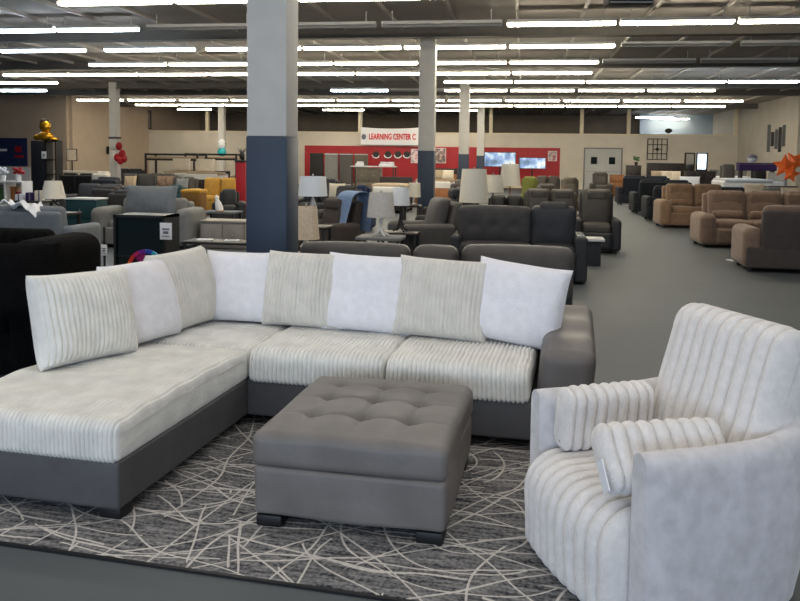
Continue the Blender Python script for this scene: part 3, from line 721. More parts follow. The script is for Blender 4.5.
for i, (dx, rr) in enumerate([(-.28, .1), (.12, .12)]):
    tt = thing('flower_arrangement', ['white bloom arrangement on the white shelf unit, left one', 'dark red flowers in white pot on the white shelf unit'][i], 'flowers', (x+dx, 17, sh_top))
    part('pot', lathe([(.001, 0), (.06, 0), (.08, .14), (.07, .14), (.05, .02)], 14), M_white, tt)
    for k in range(9):
        a = k*2.4; r_ = rr*(.3+.08*k)
        part('bloom', ell((r_*math.cos(a), r_*math.sin(a)*.7, .2+.03*(k % 4)), (.05, .05, .04), 8, 5), (M_card if i == 0 else M_red), tt)
# navy poster panel on the return wall
x0, x1 = at(-30, 37.35, 150), at(27, 37.35, 150); z0, z1 = zat(10, 166, 37.35), zat(10, 138, 37.35)
t = thing('wall_panel', 'navy blue poster panel with small red logo on the far left wall', 'sign', (0, 37.37, 0))
part('board', bx(x0, x1, -.03, .02, z0, z1), mat('navy_panel', (22, 40, 84), .6, 3, .05, 0), t, smooth=False)
lx = at(18, 37.3, 150)
part('logo', [box((lx, -.05, (z0+z1)/2+.15), (.34, .02, .3)), box((lx+.04, -.05, (z0+z1)/2-.22), (.5, .02, .12))], M_red, t, smooth=False)
part('lettering', [box((at(3, 37.3, 148), -.05, (z0+z1)/2+.1), (.4, .02, .12))], M_card, t, smooth=False)
t = thing('display_board', 'white lower display board under the navy panel at far left', 'sign', (0, 37.36, 0))
part('board', bx(x0, at(30, 37.3), -.02, .03, .1, z0-.05), M_card, t, smooth=False)
# tower shelf with gold balloon
x = at(46, 25, 160); tt_ = zat(46, 141, 25)
t = thing('tower_shelf', 'tall dark tower shelf topped by a gold balloon at left', 'shelf', (x, 25, 0))
part('cupboard', cbox((-.18, 0, tt_/2), (.5, .4, tt_), .01), M_navy, t)
for xx in (.1, .46): part('upright', bx(xx, xx+.04, -.2, .2, 0, tt_), M_black, t, smooth=False)
for zz in (.4, .95, 1.45, tt_): part('shelf', bx(.08, .5, -.2, .2, zz-.03, zz), M_black, t, smooth=False)
card('white card stuck on the dark tower shelf', at(44, 24.8, 150), 24.793, zat(44, 155, 24.7), .18, .24)
t = thing('foil_balloon', 'gold foil figure balloon sitting on the dark tower shelf', 'balloon', (x, 25, tt_))
part('body', ell((0, 0, .16), (.3, .18, .16), 14, 8), M_gold, t); part('head', ell((.0, 0, .5), (.2, .16, .22), 14, 8), M_gold, t)
part('mane', ell((-.03, .02, .62), (.17, .14, .16), 12, 7), M_wood_d, t); part('limb', [ell((.32, -.02, .06), (.2, .12, .06), 10, 6), ell((-.3, -.02, .12), (.15, .1, .1), 10, 6)], M_gold, t)
t = thing('wall_frame', 'small pale framed print on the tan wall, left', 'picture', (at(72, 37.3, 155), 37.3, 0)) if False else None
xf = at(70, 38.5, 155)
table('white display table far left behind the tower shelf', at(75, 30, 175), 30, 1.9, .8, .95, M_white, M_white, name='display_table')
t = thing('easel_sign', 'small cream framed sign standing on the white display table', 'sign', (at(72, 30, 158), 30, .95), 0)
part('frame', cbox((0, 0, zat(72, 155, 30)-.95), (.46, .03, .5), .008), M_wood_d, t); part('print', box((0, -.02, zat(72, 155, 30)-.95), (.40, .01, .44)), M_cream, t)
part('leg', [bx(-.02, .02, -.01, .02, 0, zat(72, 155, 30)-1.2)], M_black, t)
t = thing('wall_speaker', 'small black loudspeaker box on the tan wall left of the white column', 'speaker', (XL+.001, at(0, 1)*0+41, 0))
part('cabinet', cbox((.12, 0, zat(83, 150, 41)), (.24, .2, .42), .01), M_black, t); part('cone', rot(ell((0, 0, 0), (.07, .07, .02), 10, 5), 'Y', math.pi/2), M_char, t, (.245, 0, zat(83, 150, 41)))
# wall picture in the high opening
x0, x1 = at(132, YB, 120), at(152, YB, 120)
t = thing('lattice_picture', 'grey mottled framed picture high at the left end of the back wall opening', 'picture', ((x0+x1)/2, YB-.1, 0))
part('frame', [bx((x0-x1)/2, (x1-x0)/2, -.03, .03, 3.22, 4.35)], M_wood_d, t, smooth=False)
part('image', bx((x0-x1)/2+.05, (x1-x0)/2-.05, -.045, -.02, 3.27, 4.30), picture_mat('mottled_grey_picture', [(60, 58, 56), (140, 138, 132), (90, 84, 80)], 5), t, smooth=False)
# red balloons near the left column
t = thing('foil_balloon', 'bunch of red foil balloons right of the far left white column', 'balloon', (at(120, 30, 155), 30, 0))
part('string', tube([(0, 0, .05), (.02, 0, 1.3)], .008), M_metal, t); part('weight', cyl(.07, 0, .05), M_red, t)
for p_ in ((-.04, 0, 1.98), (.1, 0, 1.68), (-.12, 0, 1.52), (.16, .02, 1.48), (.02, -.02, 1.40)): part('balloon', ell(p_, (.14, .11, .17), 10, 7), M_red, t)
# beds and bunk frames at the left back
for i, (p0, p1, Y) in enumerate([(151, 202, 34), (190, 240, 37)]):
    x0, x1 = at(p0, Y, 160), at(p1, Y, 160); w_ = x1-x0; zt = zat((p0+p1)/2, 153.5, Y)
    t = thing('bunk_bed', ['dark metal bunk bed at the left back, the left of two', 'dark metal bunk bed beyond the teal balloon, right of two'][i], 'bed', ((x0+x1)/2, Y, 0), 0, 'dark metal bunk beds')
    for a in (-1, 1):
        for b in (-1, 1): part('post', cbox((a*w_/2, b*.5, zt/2), (.09, .09, zt), .008), M_wood_d, t)
    for zz in (zt-.05, zt-.28, .35): part('rail', [bx(-w_/2, w_/2, -.53, -.48, zz-.045, zz+.045), bx(-w_/2, w_/2, .48, .53, zz-.045, zz+.045)], M_wood_d, t, smooth=False)
    part('mattress', rbox((0, 0, .55), (w_-.12, .9, .3), .05, (2, 2, 1)), M_cream, t)
    part('mattress', rbox((0, 0, zt-.22), (w_-.12, .9, .16), .05, (2, 2, 1)), M_beige, t)
for i, (p_, Y, m_) in enumerate([(181, 32, M_cream), (205, 31, M_cream)]):
    pil(['large cream pillow in front of the left bunk bed', 'large cream pillow left of the teal balloon column'][i], at(p_, Y, 170), Y, .98, .85, .55, m_, 0, 8, .2)
    bed(['low bed with beige cover below the left bunk bed', 'low bed with beige cover below the right bunk bed'][i], at(p_, Y, 170), Y+.3, 1.35, 1.4, M_wood_d, M_beige, hb=1.0, z=.9)
SB = [('dark patterned sofa left of the teal armchair', 135, 25, 1.5, M_char, .98), ('olive grey sofa with floral cushions behind the grey loveseat', 160, 26, 1.3, M_recl, .98), ('charcoal sofa behind the cream round chair', 127, 32.5, 1.6, M_grey_dk, 1.0)]
for lab, p_, Y, w_, m_, h_ in SB: sofa(lab, at(p_, Y, 185), Y, 0, w_, .9, h_, 2, m_)
for i, p_ in enumerate((150, 158, 167)):
    pil(['floral', 'brown', 'rust patterned'][i]+' cushion on the olive grey sofa, '+['left', 'middle', 'right'][i], at(p_, 25.6, 180), 25.75, .52, .42, .42, picture_mat('floral_%d' % i, [(60, 50, 42), (150, 120, 96), (50, 66, 50)], 12), 0, 14)
sofa('teal tub armchair between the dark sofa and mustard sofa', at(174, 20, 190), 20, 0, .75, .75, .82, 1, M_teal)
sofa('mustard yellow sofa left of the near column', at(216, 21, 190), 21.2, 0, 1.4, .9, 1.0, 2, M_mustard)
t = thing('pouf', 'ochre upholstered block in front of the mustard sofa', 'ottoman', (at(194, 19.4, 200), 19.4, 0))
part('body', rbox((0, 0, .36), (.52, .5, .66), .05, (3, 3, 3)), M_mustard_dk, t); part('seat_pad', rbox((0, 0, .72), (.54, .52, .1), .04, (3, 3, 1), crown(.02)), M_mustard, t)
sofa('black lounge chair before the mustard sofa', at(226, 17, 200), 17.2, R(20), .75, .8, .86, 1, M_grey_dk)
sofa('charcoal loveseat just behind the grey loveseat, left', at(139, 15.3, 210), 15.3, R(178), 1.2, .9, .9, 2, M_char)
sofa('black leather armchair behind the dark brown recliner', at(100, 19.8, 200), 20.6, R(170), 1.1, .9, 1.0, 1, M_grey_dk)
sofa('dark patterned loveseat beside the ochre block', at(178, 23.2, 190), 23.4, 0, 1.1, .9, .95, 2, mat('patterned_charcoal', (70, 66, 62), .8, 30, .5, .1))
pil('beige cushion on the charcoal sofa far left of the bunk beds', at(128, 24.6, 185), 24.7, .55, .45, .4, M_beige, 0, 14)
pil('grey cushion propped on the dark patterned loveseat', at(180, 23, 185), 23.1, .55, .42, .4, M_ltgrey, 0, 14)
table('small dark table with goods before the white shelf unit', at(28, 14.5, 215), 14.6, .7, .5, .7, M_wood_d, M_black)
for i, (dx, m_) in enumerate([(-.2, M_card), (.02, M_purple), (.2, M_cream)]):
    t = thing('gift_box', ['white', 'purple', 'cream'][i]+' boxed item on the small dark table at left', 'box', (at(28, 14.5, 215)+dx, 14.6, .7), .2*i)
    part('carton', cbox((0, 0, .06+.02*i), (.16, .2, .12+.04*i), .006), m_, t); part('band', box((0, 0, .06+.02*i), (.03, .205, .124+.04*i)), M_ink, t)
# red pillar
x = at(242, 20, 190); zt = zat(242, 162, 20)
t = thing('red_kiosk', 'tall narrow red display pillar immediately left of the near column', 'display', (x, 20, 0))
part('body', rbox((0, 0, zt/2), (.26, .26, zt), .02, (1, 1, 1)), M_red, t); part('cap', cbox((0, 0, zt+.02), (.3, .3, .05), .01), M_black, t)
t = thing('ornament', 'dark spiky ornament standing on the red display pillar', 'ornament', (x, 20, zt+.045))
part('core', ell((0, 0, .12), (.07, .07, .12), 10, 7), M_black, t); part('leaf', [tube([(0, 0, .15), (.12*math.cos(a), .1*math.sin(a), .32)], [.02, .004], 5) for a in (0, 1.2, 2.4, 3.6, 4.8)], M_char, t)
# teal balloon
t = thing('foil_balloon', 'teal and white foil balloon tied to the thin grey column', 'balloon', (at(221, 42, 148), 42.1, 0))
part('string', tube([(0, 0, .05), (0, 0, 1.5)], .008), M_metal, t); part('weight', cyl(.08, 0, .05), M_white, t)
part('balloon', ell((0, 0, 1.85), (.26, .16, .28), 12, 8), M_teal_foil, t); part('balloon', ell((0, 0, 2.3), (.22, .16, .28), 12, 8), M_card, t)
# coffee table with statue & beige block
x = at(222, 15.5, 212); h_ = zat(222, 211, 15.5)
table('grey glass-topped side table carrying a white figurine', x, 15.5, .72, .5, h_, M_ltgrey2, M_black, shelf=True)
t = thing('figurine', 'white leaning figurine on the glass-topped side table', 'figurine', (x, 15.4, h_))
part('body', rot(lathe([(.001, 0), (.07, .01), (.08, .08), (.06, .18), (.035, .24), (.045, .3), (.001, .35)], 12), 'Y', -.25), M_card, t); part('plinth', cyl(.09, 0, .015), M_wood_m, t)
t = thing('vase', 'small yellow vase under the glass-topped side table', 'vase', (x+.02, 15.2, 0)); part('body', lathe([(.001, 0), (.06, 0), (.08, .12), (.04, .25), (.05, .3), (.03, .29), (.001, .28)], 14), M_mustard, t)
x = at(226, 13.6, 235)
cabinet('pale grey-beige low cabinet just left of the near column base', x+.07, 13.5, .84, .5, .50, mat('grey_oak', (150, 144, 136), .6, 6, .1, .1), nd=1, nc=2)
table('low dark display table with papers between loveseat and column', at(225, 11.5, 255), 11.5, 1.2, .5, .35, M_wood_d, M_black, name='coffee_table')
for i, p_ in enumerate((205, 232)):
    t = thing('brochure', ['white brochure on the low dark table, left', 'white brochure on the low dark table, right'][i], 'paper', (at(p_, 11.5, 253), 11.5, .35), .3*i)
    part('cover', cbox((0, 0, .008), (.22, .16, .016), .003), M_card, t); part('print', box((0, 0, .018), (.14, .05, .002)), M_ink, t)

# ------------------------------------------------------------------ centre
c1 = thing('sofa', 'long warm grey sofa seen from behind, nearest row behind the sectional', 'sofa', (at(438, 7.9, 260), 8.0, 0), R(180))
cxw = 2.66
part('base', rbox((0, 0, .24), (cxw-.04, .85, .36), .03, (1, 1, 1)), M_grey_dk, c1)
x_at = lambda p: -(at(p, 7.75, 255)-at(438, 7.9, 260))
def backpad(p, n, u):
    q = p.copy(); q[:, 1] += .05*np.clip(1-np.abs(u[:, 0])**3, 0, 1)*(u[:, 1] > 0)*np.clip(1-u[:, 2]**2, 0, 1); q[:, 2] += .02*np.clip(1-np.abs(u[:, 0])**3, 0, 1)*(u[:, 2] > .5); return q
for i, (p0, p1, zt) in enumerate([(303, 412, 243), (414, 460, 246), (462, 574, 246)]):
    a, b = x_at(p0), x_at(p1); z1 = zat((p0+p1)/2, zt, 7.75)
    part('backrest', rbox(((a+b)/2, .33, .3+(z1-.3)/2), (abs(a-b)-.01, .22, z1-.3), .08, (8, 2, 5), backpad), M_grey, c1)
    if i != 1: part('seat_cushion', soft(((a+b)/2, -.08, .44), (abs(a-b)-.02, .62, .17), .06), M_grey, c1)
    else: part('console', rbox(((a+b)/2, -.08, .45), (abs(a-b)-.02, .62, .2), .03, (1, 1, 1)), M_grey_dk, c1)
for s in (-1, 1): part('arm', rbox((s*(cxw/2-.09), -.05, .32), (.18, .8, .56), .06, (2, 4, 3)), M_grey, c1)
part('lower_back', rbox((0, .36, .28), (cxw-.1, .1, .5), .03, (2, 1, 2)), M_grey_dk, c1)
for a in (-1, 1):
    for b in (-1, 1): part('foot', cbox((a*1.15, b*.33, .03), (.08, .08, .06), .008), M_black, c1)
# theatre sofa
YT = 11.1
xc = (at(455, YT-.3, 230)+at(588, YT-.3, 230))/2; W = at(588, YT-.3, 230)-at(455, YT-.3, 230)
c2 = thing('theatre_sofa', 'dark grey reclining sofa with a raised headrest at its right end', 'sofa', (xc, YT, 0), 0)
lx = lambda p: at(p, YT-.3, 230)-xc
part('base', rbox((0, .02, .24), (W-.05, .9, .36), .03, (1, 1, 1)), M_grey_dk, c2)
a, b = lx(456), lx(532); z1 = zat(495, 207, YT-.1)
def dimple(p, n, u):
    q = backpad(p*[1, -1, 1], n, u*[1, -1, 1])*[1, -1, 1]
    for xx in (-.28, .0, .28): q[:, 1] += .03*np.exp(-((p[:, 0]-xx)**2+(p[:, 2]-.02)**2)/.006)*(u[:, 1] < 0)
    return q
part('backrest', rbox(((a+b)/2, -.02, .45+(z1-.45)/2), (b-a, .24, z1-.45), .08, (24, 2, 12), dimple), M_char, c2)
part('seat_cushion', soft(((a+b)/2, -.22, .43), (b-a-.02, .5, .16), .06), M_char, c2)
a, b = lx(531), lx(577); z1 = zat(553, 207, YT-.1)
part('backrest', rbox(((a+b)/2, -.04, .42+(z1-.42)/2), (b-a, .24, z1-.42), .07, (6, 2, 6), dimple), M_grey_dk, c2)
part('headrest', rbox(((a+b)/2, -.09, z1-.03), ((b-a)*.66, .16, .2), .07, (5, 2, 3)), M_char, c2)
part('seat_cushion', soft(((a+b)/2, -.22, .42), (b-a-.02, .5, .16), .06), M_grey_dk, c2)
part('footrest', rbox(((a+b)/2, -.47, .27), (b-a-.03, .08, .32), .03, (2, 1, 2)), M_grey_dk, c2)
part('arm', rbox((W/2-.09, -.02, .33), (.17, .92, .60), .04, (2, 4, 3)), M_grey_dk, c2)
part('arm', rbox((-W/2+.02, -.02, .33), (.14, .92, .56), .04, (2, 4, 3)), M_grey_dk, c2)
part('cup_holder', lathe([(.036, .63), (.046, .63), (.046, .645), (.036, .645), (.036, .63)], 16, (W/2-.09, -.3, 0)), M_metal, c2)
# side table + recliner
table('small black side table with white top beside the theatre recliner', at(592, 12.7, 250), 12.75, .36, .42, zat(590, 238, 12.7), M_white, M_grey_dk, pedestal=True)
sofa('grey leather theatre recliner with dark side wings facing the aisle', at(597, 14.6, 225), 14.75, R(-3), .84, .95, 1.10, 1, M_recl, M_grey_dk, recl=True, arm_w=.16, arm_h=.60, name='recliner', pad=M_recl)
sofa('olive grey reclining loveseat left of the theatre recliner', at(551, 15.8, 210), 16.1, 0, 1.25, .95, 1.04, 2, M_recl, recl=True, arm_w=.14)
# lamps
table('dark console table carrying the big cream lamp in the centre', at(485.5, 13.6, 210), 13.6, .74, .95, .74, M_wood_d, M_wood_d, name='console_table')
lamp('large cream drum-shade lamp standing left of centre television', at(473.5, 13.2, 190), 13.3, .74, zat(473, 169, 13.2)-.74, .245, .205, .56, 'vase', M_wood_d)
lamp('cream shade lamp second on the console, right of the large one', at(493, 13.9, 190), 13.9, .74, zat(493, 175, 13.9)-.74, .19, .16, .3, 'pole', M_wood_d)
table('dark end table behind the console lamps', at(510, 18, 190), 18.2, .6, .5, .72, M_wood_d, M_wood_d)
lamp('beige tapered shade lamp behind the console lamps', at(510, 18, 180), 18.2, .72, zat(510, 164, 18)-.72, .24, .19, .5, 'pole', M_wood_m, M_offw)
sofa('black sofa behind the cream console lamps', at(506, 16.8, 200), 17.0, 0, 1.1, .8, .86, 2, M_black)
sofa('bright olive green armchair in the middle distance', at(530, 24, 180), 24, 0, .55, .8, 1.12, 1, M_olive, arm_w=.08)
sofa('dark brown sofa right of the olive armchair', at(548, 25.5, 180), 25.5, 0, 1.1, .9, 1.12, 2, M_brown_dk)
sofa('tan leather recliner behind the olive grey loveseat', at(571, 23, 185), 23.2, 0, .8, .9, 1.14, 1, M_taupe, recl=True)
sofa('taupe recliner beside the tan leather recliner', at(547, 21, 195), 21, 0, .85, .9, 1.0, 1, M_recl, recl=True)
sofa('dark olive recliner standing alone near the double door', at(602, 37, 180), 37.5, 0, 1.0, .95, 1.1, 1, M_recl, recl=True)
cabinet('orange-brown wooden chest by the double door', at(619, 37, 180), 38, .6, .45, 1.0, M_wood_m, nd=3, nc=1)
# chairs left of theatre sofa
sofa('warm grey armchair turned left beside the dark lamp table', at(421, 12.4, 220), 12.5, R(-62), .92, .95, 1.0, 1, M_grey, arm_w=.2, arm_h=.62, lean=14)
sofa('dark recliner with high back behind the warm grey armchair', at(443, 13.9, 215), 14.1, R(-70), .95, .95, 1.12, 1, M_grey_dk, recl=True, lean=14)
sofa('brown recliner in the row behind the dark recliner', at(447, 16.6, 200), 16.6, R(-70), .95, .95, 1.12, 1, M_brown_dk, recl=True, lean=14)
sofa('taupe recliner in the row beyond, left of the cream lamp', at(452, 19.8, 190), 19.8, R(-70), .95, .95, 1.12, 1, M_taupe, recl=True, lean=14)
table('dark table carrying the white lamp with splayed legs', at(398, 11.7, 235), 11.75, .62, .42, .54, M_wood_d, M_black)
lamp('white tapered lamp with black splayed base in front of second column', at(400, 11.7, 215), 11.75, .54, zat(400, 187.5, 11.7)-.54, .145, .115, .27, 'splay', M_black, M_shade_w)
table('dark end table behind the splayed lamp', at(411, 16.5, 195), 16.6, .4, .4, .66, M_wood_d, M_wood_d)
lamp('pale lamp with yellow sticker shade behind the white tapered lamp', at(414, 16.5, 190), 16.6, .66, zat(414, 183, 16.5)-.66, .13, .12, .3, 'pole', M_metal, M_offw)
table('grey low table carrying the silver lamp', at(381, 10.6, 235), 10.6, .62, .5, zat(381, 236, 10.6), M_ltgrey, M_black)
zl = zat(381, 236, 10.6)
lamp('pale grey shade lamp on a white splayed foot', at(381, 10.6, 215), 10.6, zl, zat(381, 192.5, 10.6)-zl, .195, .16, .335, 'splay', M_white, mat('pearl_shade', (206, 202, 196), .8, 30, .08, .2))
table('low dark table right of the near column, holds cream lamp', at(306, 9.3, 240), 9.4, .5, .45, .46, M_wood_d, M_black)
lamp('cream shade lamp low beside the near column', at(304, 9.3, 225), 9.4, .46, zat(304, 207, 9.3)-.46, .165, .13, .40, 'vase', M_white, mat('cream_linen', (226, 206, 180), .9, 30, .1, .2))  # cream cloth colour of the shade, no emission
table('taller dark table behind the low lamp table', at(311, 10.9, 220), 11.0, .5, .45, .66, M_wood_d, M_black)
lamp('white drum-shade lamp just right of the near column', at(311, 10.9, 190), 11.0, .66, zat(311, 176.5, 10.9)-.66, .21, .185, .28, 'vase', M_metal, M_shade_w)
br = sofa('brown recliner with light blue throw over its arm', at(322, 12.2, 225), 12.35, R(-40), .95, .95, .98, 1, M_brown_dk, recl=True, lean=12)
brp = Matrix.Translation((at(322, 12.2, 225), 12.35, 0))@Matrix.Rotation(R(-40), 4, 'Z')
def thr(a, b):
    # over the outer face, the top and the inner face of the recliner's back, on its right side
    arc_ = a*1.55; yb = .50
    if arc_ < .55: y_, z_ = yb+.10-.05*arc_, .45+arc_
    elif arc_ < .95: th_ = (arc_-.55)/.40*math.pi; y_, z_ = .40+.18*math.cos(th_), 1.0+.10*math.sin(th_)
    else: y_, z_ = .21-(arc_-.95)*.22, 1.0-(arc_-.95)
    return (.05+.40*b+.05*math.sin(arc_*3), y_+.006*math.sin(b*25), z_)
tb = thing('throw_blanket', 'light blue throw draped over the brown recliner', 'blanket', geos=drape(1, 1, thr, 40, 14), m=M_blanket)
tb.matrix_world = brp
sofa('charcoal armchair behind the blue-draped recliner', at(338, 15.2, 215), 15.3, R(-20), .8, .9, 1.05, 1, M_char)
sofa('navy blue velvet armchair left of the pale grey lamp', at(359, 17.5, 200), 17.6, 0, .66, .8, 1.0, 1, M_blue)
sofa('black sofa behind the white drum lamp', at(318, 19, 185), 19, 0, 1.2, .9, 1.1, 2, M_grey_dk)
pil('cream pillow resting on the black sofa behind the drum lamp', at(335, 18.4, 185), 18.55, .54, .42, .5, M_cream, 0, 12)
cabinet('brown grey chest below the red wall, left', at(369, 26, 180), 26, .82, .5, 1.3, M_taupe, nd=3, nc=2)
x = at(373, 29, 165)
table('white topped long display table before the red wall', x, 29.2, 1.65, .7, zat(373, 166, 29), M_white, M_wood_d, name='display_table')
for i, (dx, s_) in enumerate([(-.55, .13), (.35, .12), (.62, .14)]):
    t = thing('folded_linen', ['left', 'middle', 'right'][i]+' bundle of white linen on the long display table', 'linen', (x+dx, 29.2, zat(373, 166, 29)))
    part('fold', [rbox((0, 0, .045), (.3, .25, .09), .035, (2, 2, 1)), rbox((.02, 0, .125), (.24, .2, .07), .03, (2, 2, 1))], M_card, t)
bed('bed with peach cover left of the second column', at(392, 24, 185), 24, 1.0, 1.6, M_wood_d, M_beige, hb=1.05, z=.8)
bed('bed with beige cover right of the second column', at(436, 27, 180), 27, 1.2, 1.8, M_wood_m, M_beige, hb=1.1, z=.9)
for i, (p_, m_) in enumerate([(425, M_cream), (437, M_beige), (448, M_cream)]):
    pil(['left cream', 'middle beige', 'right cream'][i]+' pillow on the bed right of the second column', at(p_, 26.3, 180), 26.2, .97, .4, .34, m_, 0, 25)
cabinet('dark wooden dresser with clock beyond the second column', at(446, 36, 172), 36, 1.1, .5, 1.2, M_wood_d, nd=2, nc=3)

# red gallery wall
def rwall(p0, p1, z0, z1, lab):
    a, b = at(p0, YB, 155), at(p1, YB, 155)
    t = thing('display_backdrop', lab, 'backdrop', ((a+b)/2, YB-.03, 0)); part('board', bx((a-b)/2, (b-a)/2, -.03, .03, z0, z1), M_red, t, smooth=False)
    part('rail', bx((a-b)/2, (b-a)/2, -.06, -.03, z1-.08, z1), M_red, t, smooth=False); return t
rwall(305, 560, .15, 2.33, 'long red display panel across the back wall')
for i, p_ in enumerate((376, 388, 398, 407)):
    t = thing('wall_emblem', '%s round dark and white emblem from the left on the red panel' % ORD[i], 'emblem', (at(p_, YB-.1, 155), YB-.12, zat(p_, 154.5, YB)))
    part('disc', rot(cyl(.2, -.01, .01, seg=18), 'X', math.pi/2), M_wood_d, t)
    part('crescent', [tube([(.22*math.cos(a), -.02, .2*math.sin(a)) for a in np.linspace(math.pi*1.05, math.pi*1.95, 9)], .035, 6)], M_card, t)
for i, (p_, m_) in enumerate([(314, M_black), (329, M_ltgrey), (344, M_grey), (359, M_taupe)]):
    t = thing('upright_mattress', ['black', 'light grey', 'grey', 'taupe'][i]+' upright mattress display leaning at the red panel left end', 'mattress', (at(p_, 44, 165), 44.6, 0), 0)
    part('body', rbox((0, 0, .95), (.78, .22, 1.85), .05, (2, 1, 2)), m_, t); part('border', [bx(-.39, .39, -.125, -.11, .06, .09), bx(-.39, .39, -.125, -.11, 1.80, 1.83)], M_card if i else M_char, t)
for i, (p0, p1, y0, y1) in enumerate([(484, 516, 152, 167), (519, 546, 157, 168.5)]):
    Y = 43.0; a, b = at(p0, Y, 160), at(p1, Y, 160); z0, z1 = zat(500, y1, Y), zat(500, y0, Y)
    t = thing('television', ['larger left television showing a blue landscape before the red wall', 'smaller right television showing a pale landscape before the red wall'][i], 'television', ((a+b)/2, Y, 0))
    part('bezel', cbox((0, 0, (z0+z1)/2), (b-a, .06, z1-z0), .01), M_screen, t)
    part('screen', box((0, -.035, (z0+z1)/2), (b-a-.07, .01, z1-z0-.07)), picture_mat('tv_image_%d' % i, [(30, 44, 66), (120, 150, 190), (226, 236, 246)], 1.8, .7), t)
    part('stand', [bx(-.04, .04, -.02, .04, .02, z0), bx(-.35, .35, -.15, .15, 0, .03)], M_black, t)
t = thing('computer_monitor', 'small lit monitor left of the third column', 'monitor', (at(431, 36, 160), 36, 0)); zz = zat(431, 160, 36)
part('bezel', cbox((0, 0, zz), (.34, .04, .3), .008), M_screen, t); part('screen', box((0, -.024, zz), (.3, .006, .25)), emis('monitor_glow', (150, 200, 235), .8), t); part('stand', [cyl(.02, .02, zz-.14), cyl(.12, 0, .02)], M_black, t)
for i, (p0, p1, y0, y1, cs) in enumerate([(411, 419, 149, 163, [(210, 150, 160), (240, 220, 220), (120, 60, 80)]), (433, 446, 148, 163, [(200, 170, 160), (90, 70, 70), (220, 210, 200)]), (548, 557, 151, 161, [(160, 60, 70), (210, 190, 190), (90, 60, 60)])]):
    a, b = at(p0, YB-.1, 155), at(p1, YB-.1, 155); z0, z1 = zat(p0, y1, YB), zat(p0, y0, YB)
    t = thing('poster', ['pink poster left of the second column on the red panel', 'pale collage poster right of the second column on the red panel', 'small red framed poster at the right end of the red panel'][i], 'poster', ((a+b)/2, YB-.12, 0))
    part('frame', cbox((0, 0, (z0+z1)/2), (b-a, .03, z1-z0), .005), M_white, t); part('print', box((0, -.02, (z0+z1)/2), (b-a-.06, .01, z1-z0-.06)), picture_mat('poster_%d' % i, cs, 4), t)
# banner
a, b = at(361, YB-.3, 135), at(420, YB-.3, 135); z0, z1 = zat(390, 145, YB), zat(390, 127.5, YB); bw = b-a
def bang(aa, bb): return ((aa-.5)*bw, 0, z0+bb*(z1-z0)-.12*(4*(aa-.5)**2-1)*-1*.6)
V = []; n_ = 17
for s in (0, 1):
    for i in range(n_):
        u = i/(n_-1); sag = -.08*(1-(2*u-1)**2)
        for zz in (z0, z1): V.append(((u-.5)*bw, s*.02, zz+(sag if zz == z1 else 0)))
Fc = []
for i in range(n_-1):
    Fc += [[2*i, 2*i+2, 2*i+3, 2*i+1], [2*n_+2*i, 2*n_+2*i+1, 2*n_+2*i+3, 2*n_+2*i+2], [2*i+1, 2*i+3, 2*n_+2*i+3, 2*n_+2*i+1], [2*i, 2*n_+2*i, 2*n_+2*i+2, 2*i+2]]
t = thing('banner', 'cream hanging banner with red lettering above the red wall panel', 'banner', ((a+b)/2, YB-.35, 0))
part('cloth', (np.array(V), Fc), M_card, t)
part('hanging_cord', [tube([(s_*bw*.48, 0, z1-.05), (s_*bw*.48, .1, HC)], .012, 5) for s_ in (-1, 1)], M_white, t)
part('wall_hook', bx(-.03, .03, .0, .36, z0+.1, z0+.16), M_metal, t)
part('lettering', text_mesh('LEARNING CENTER C', .47, mat('banner_red', (214, 30, 40), .6, 5, .03, 0), .008), None, t, (.12, -.02, (z0+z1)/2-.05), (R(90), 0, 0))
lt = t.children[-1] if t.children[-1].name.startswith('lettering') else [c_ for c_ in t.children if c_.name.startswith('lettering')][0]
lt.scale = (2.75/max(.1, max(v_.co.x for v_ in lt.data.vertices)-min(v_.co.x for v_ in lt.data.vertices)), 1, 1)
part('logo', [ell((-bw/2+.18, -.02, (z0+z1)/2-.05), (.14, .02, .17), 12, 6), box((-bw/2+.18, -.035, (z0+z1)/2-.05), (.2, .02, .05))], M_ink, t)

# ------------------------------------------------------------------ right side
r1 = sofa('dark taupe reclining sofa seen from behind at the right edge', 4.48, 12.95, R(178), 2.3, 1.05, .98, 2, M_brown, M_brown_dk, recl=True, pads=True, arm_w=.28, arm_h=.66)
for o in list(r1.children):
    if o.name.startswith('arm'): o.data.materials.clear(); o.data.materials.append(M_brown); o['label'] = 'tan suede arm'
sofa('brown suede reclining sofa with two padded backs facing the camera', 4.75, 16.4, R(2), 2.75, 1.05, 1.06, 3, M_brown, recl=True, pads=True, arm_w=.3, arm_h=.64)
sofa('brown rolled-arm reclining loveseat behind the brown suede sofa', at(697, 20.8, 200), 20.9, R(4), 1.95, 1.0, 1.06, 2, mat('tan_suede', (132, 106, 82), .8, 8, .16, .3, sheen=.2), pads=True, arm_w=.28, arm_h=.68)
sofa('dark navy sofa nearest the brown loveseat, seen from behind', at(668, 22.9, 195), 23.2, R(183), 1.2, .95, .95, 2, M_navy, arm_h=.66)
sofa('slate green sofa seen from behind, between two navy sofas', at(663, 26.0, 190), 26.2, R(183), 1.9, .95, 1.05, 2, M_slate, arm_h=.66)
sofa('navy sofa farthest down the aisle, seen from behind', at(645, 30.8, 185), 31.1, R(183), 2.0, .95, 1.08, 2, M_navy, arm_h=.66)
for i, (p_, Y) in enumerate([(630, 30.3), (744, 13.9), (620, 36.5)]):
    t = thing('floor_sign', ['white floor card near the farthest navy sofa', 'white floor card by the taupe sofa arm', 'white floor card by the orange chest'][i], 'tag', (at(p_, Y, 215)-.1, Y, 0), .3)
    part('card', cbox((0, 0, .008), (.26, .18, .012), .003), M_card, t); part('print', box((0, 0, .016), (.14, .05, .002)), M_ink, t)
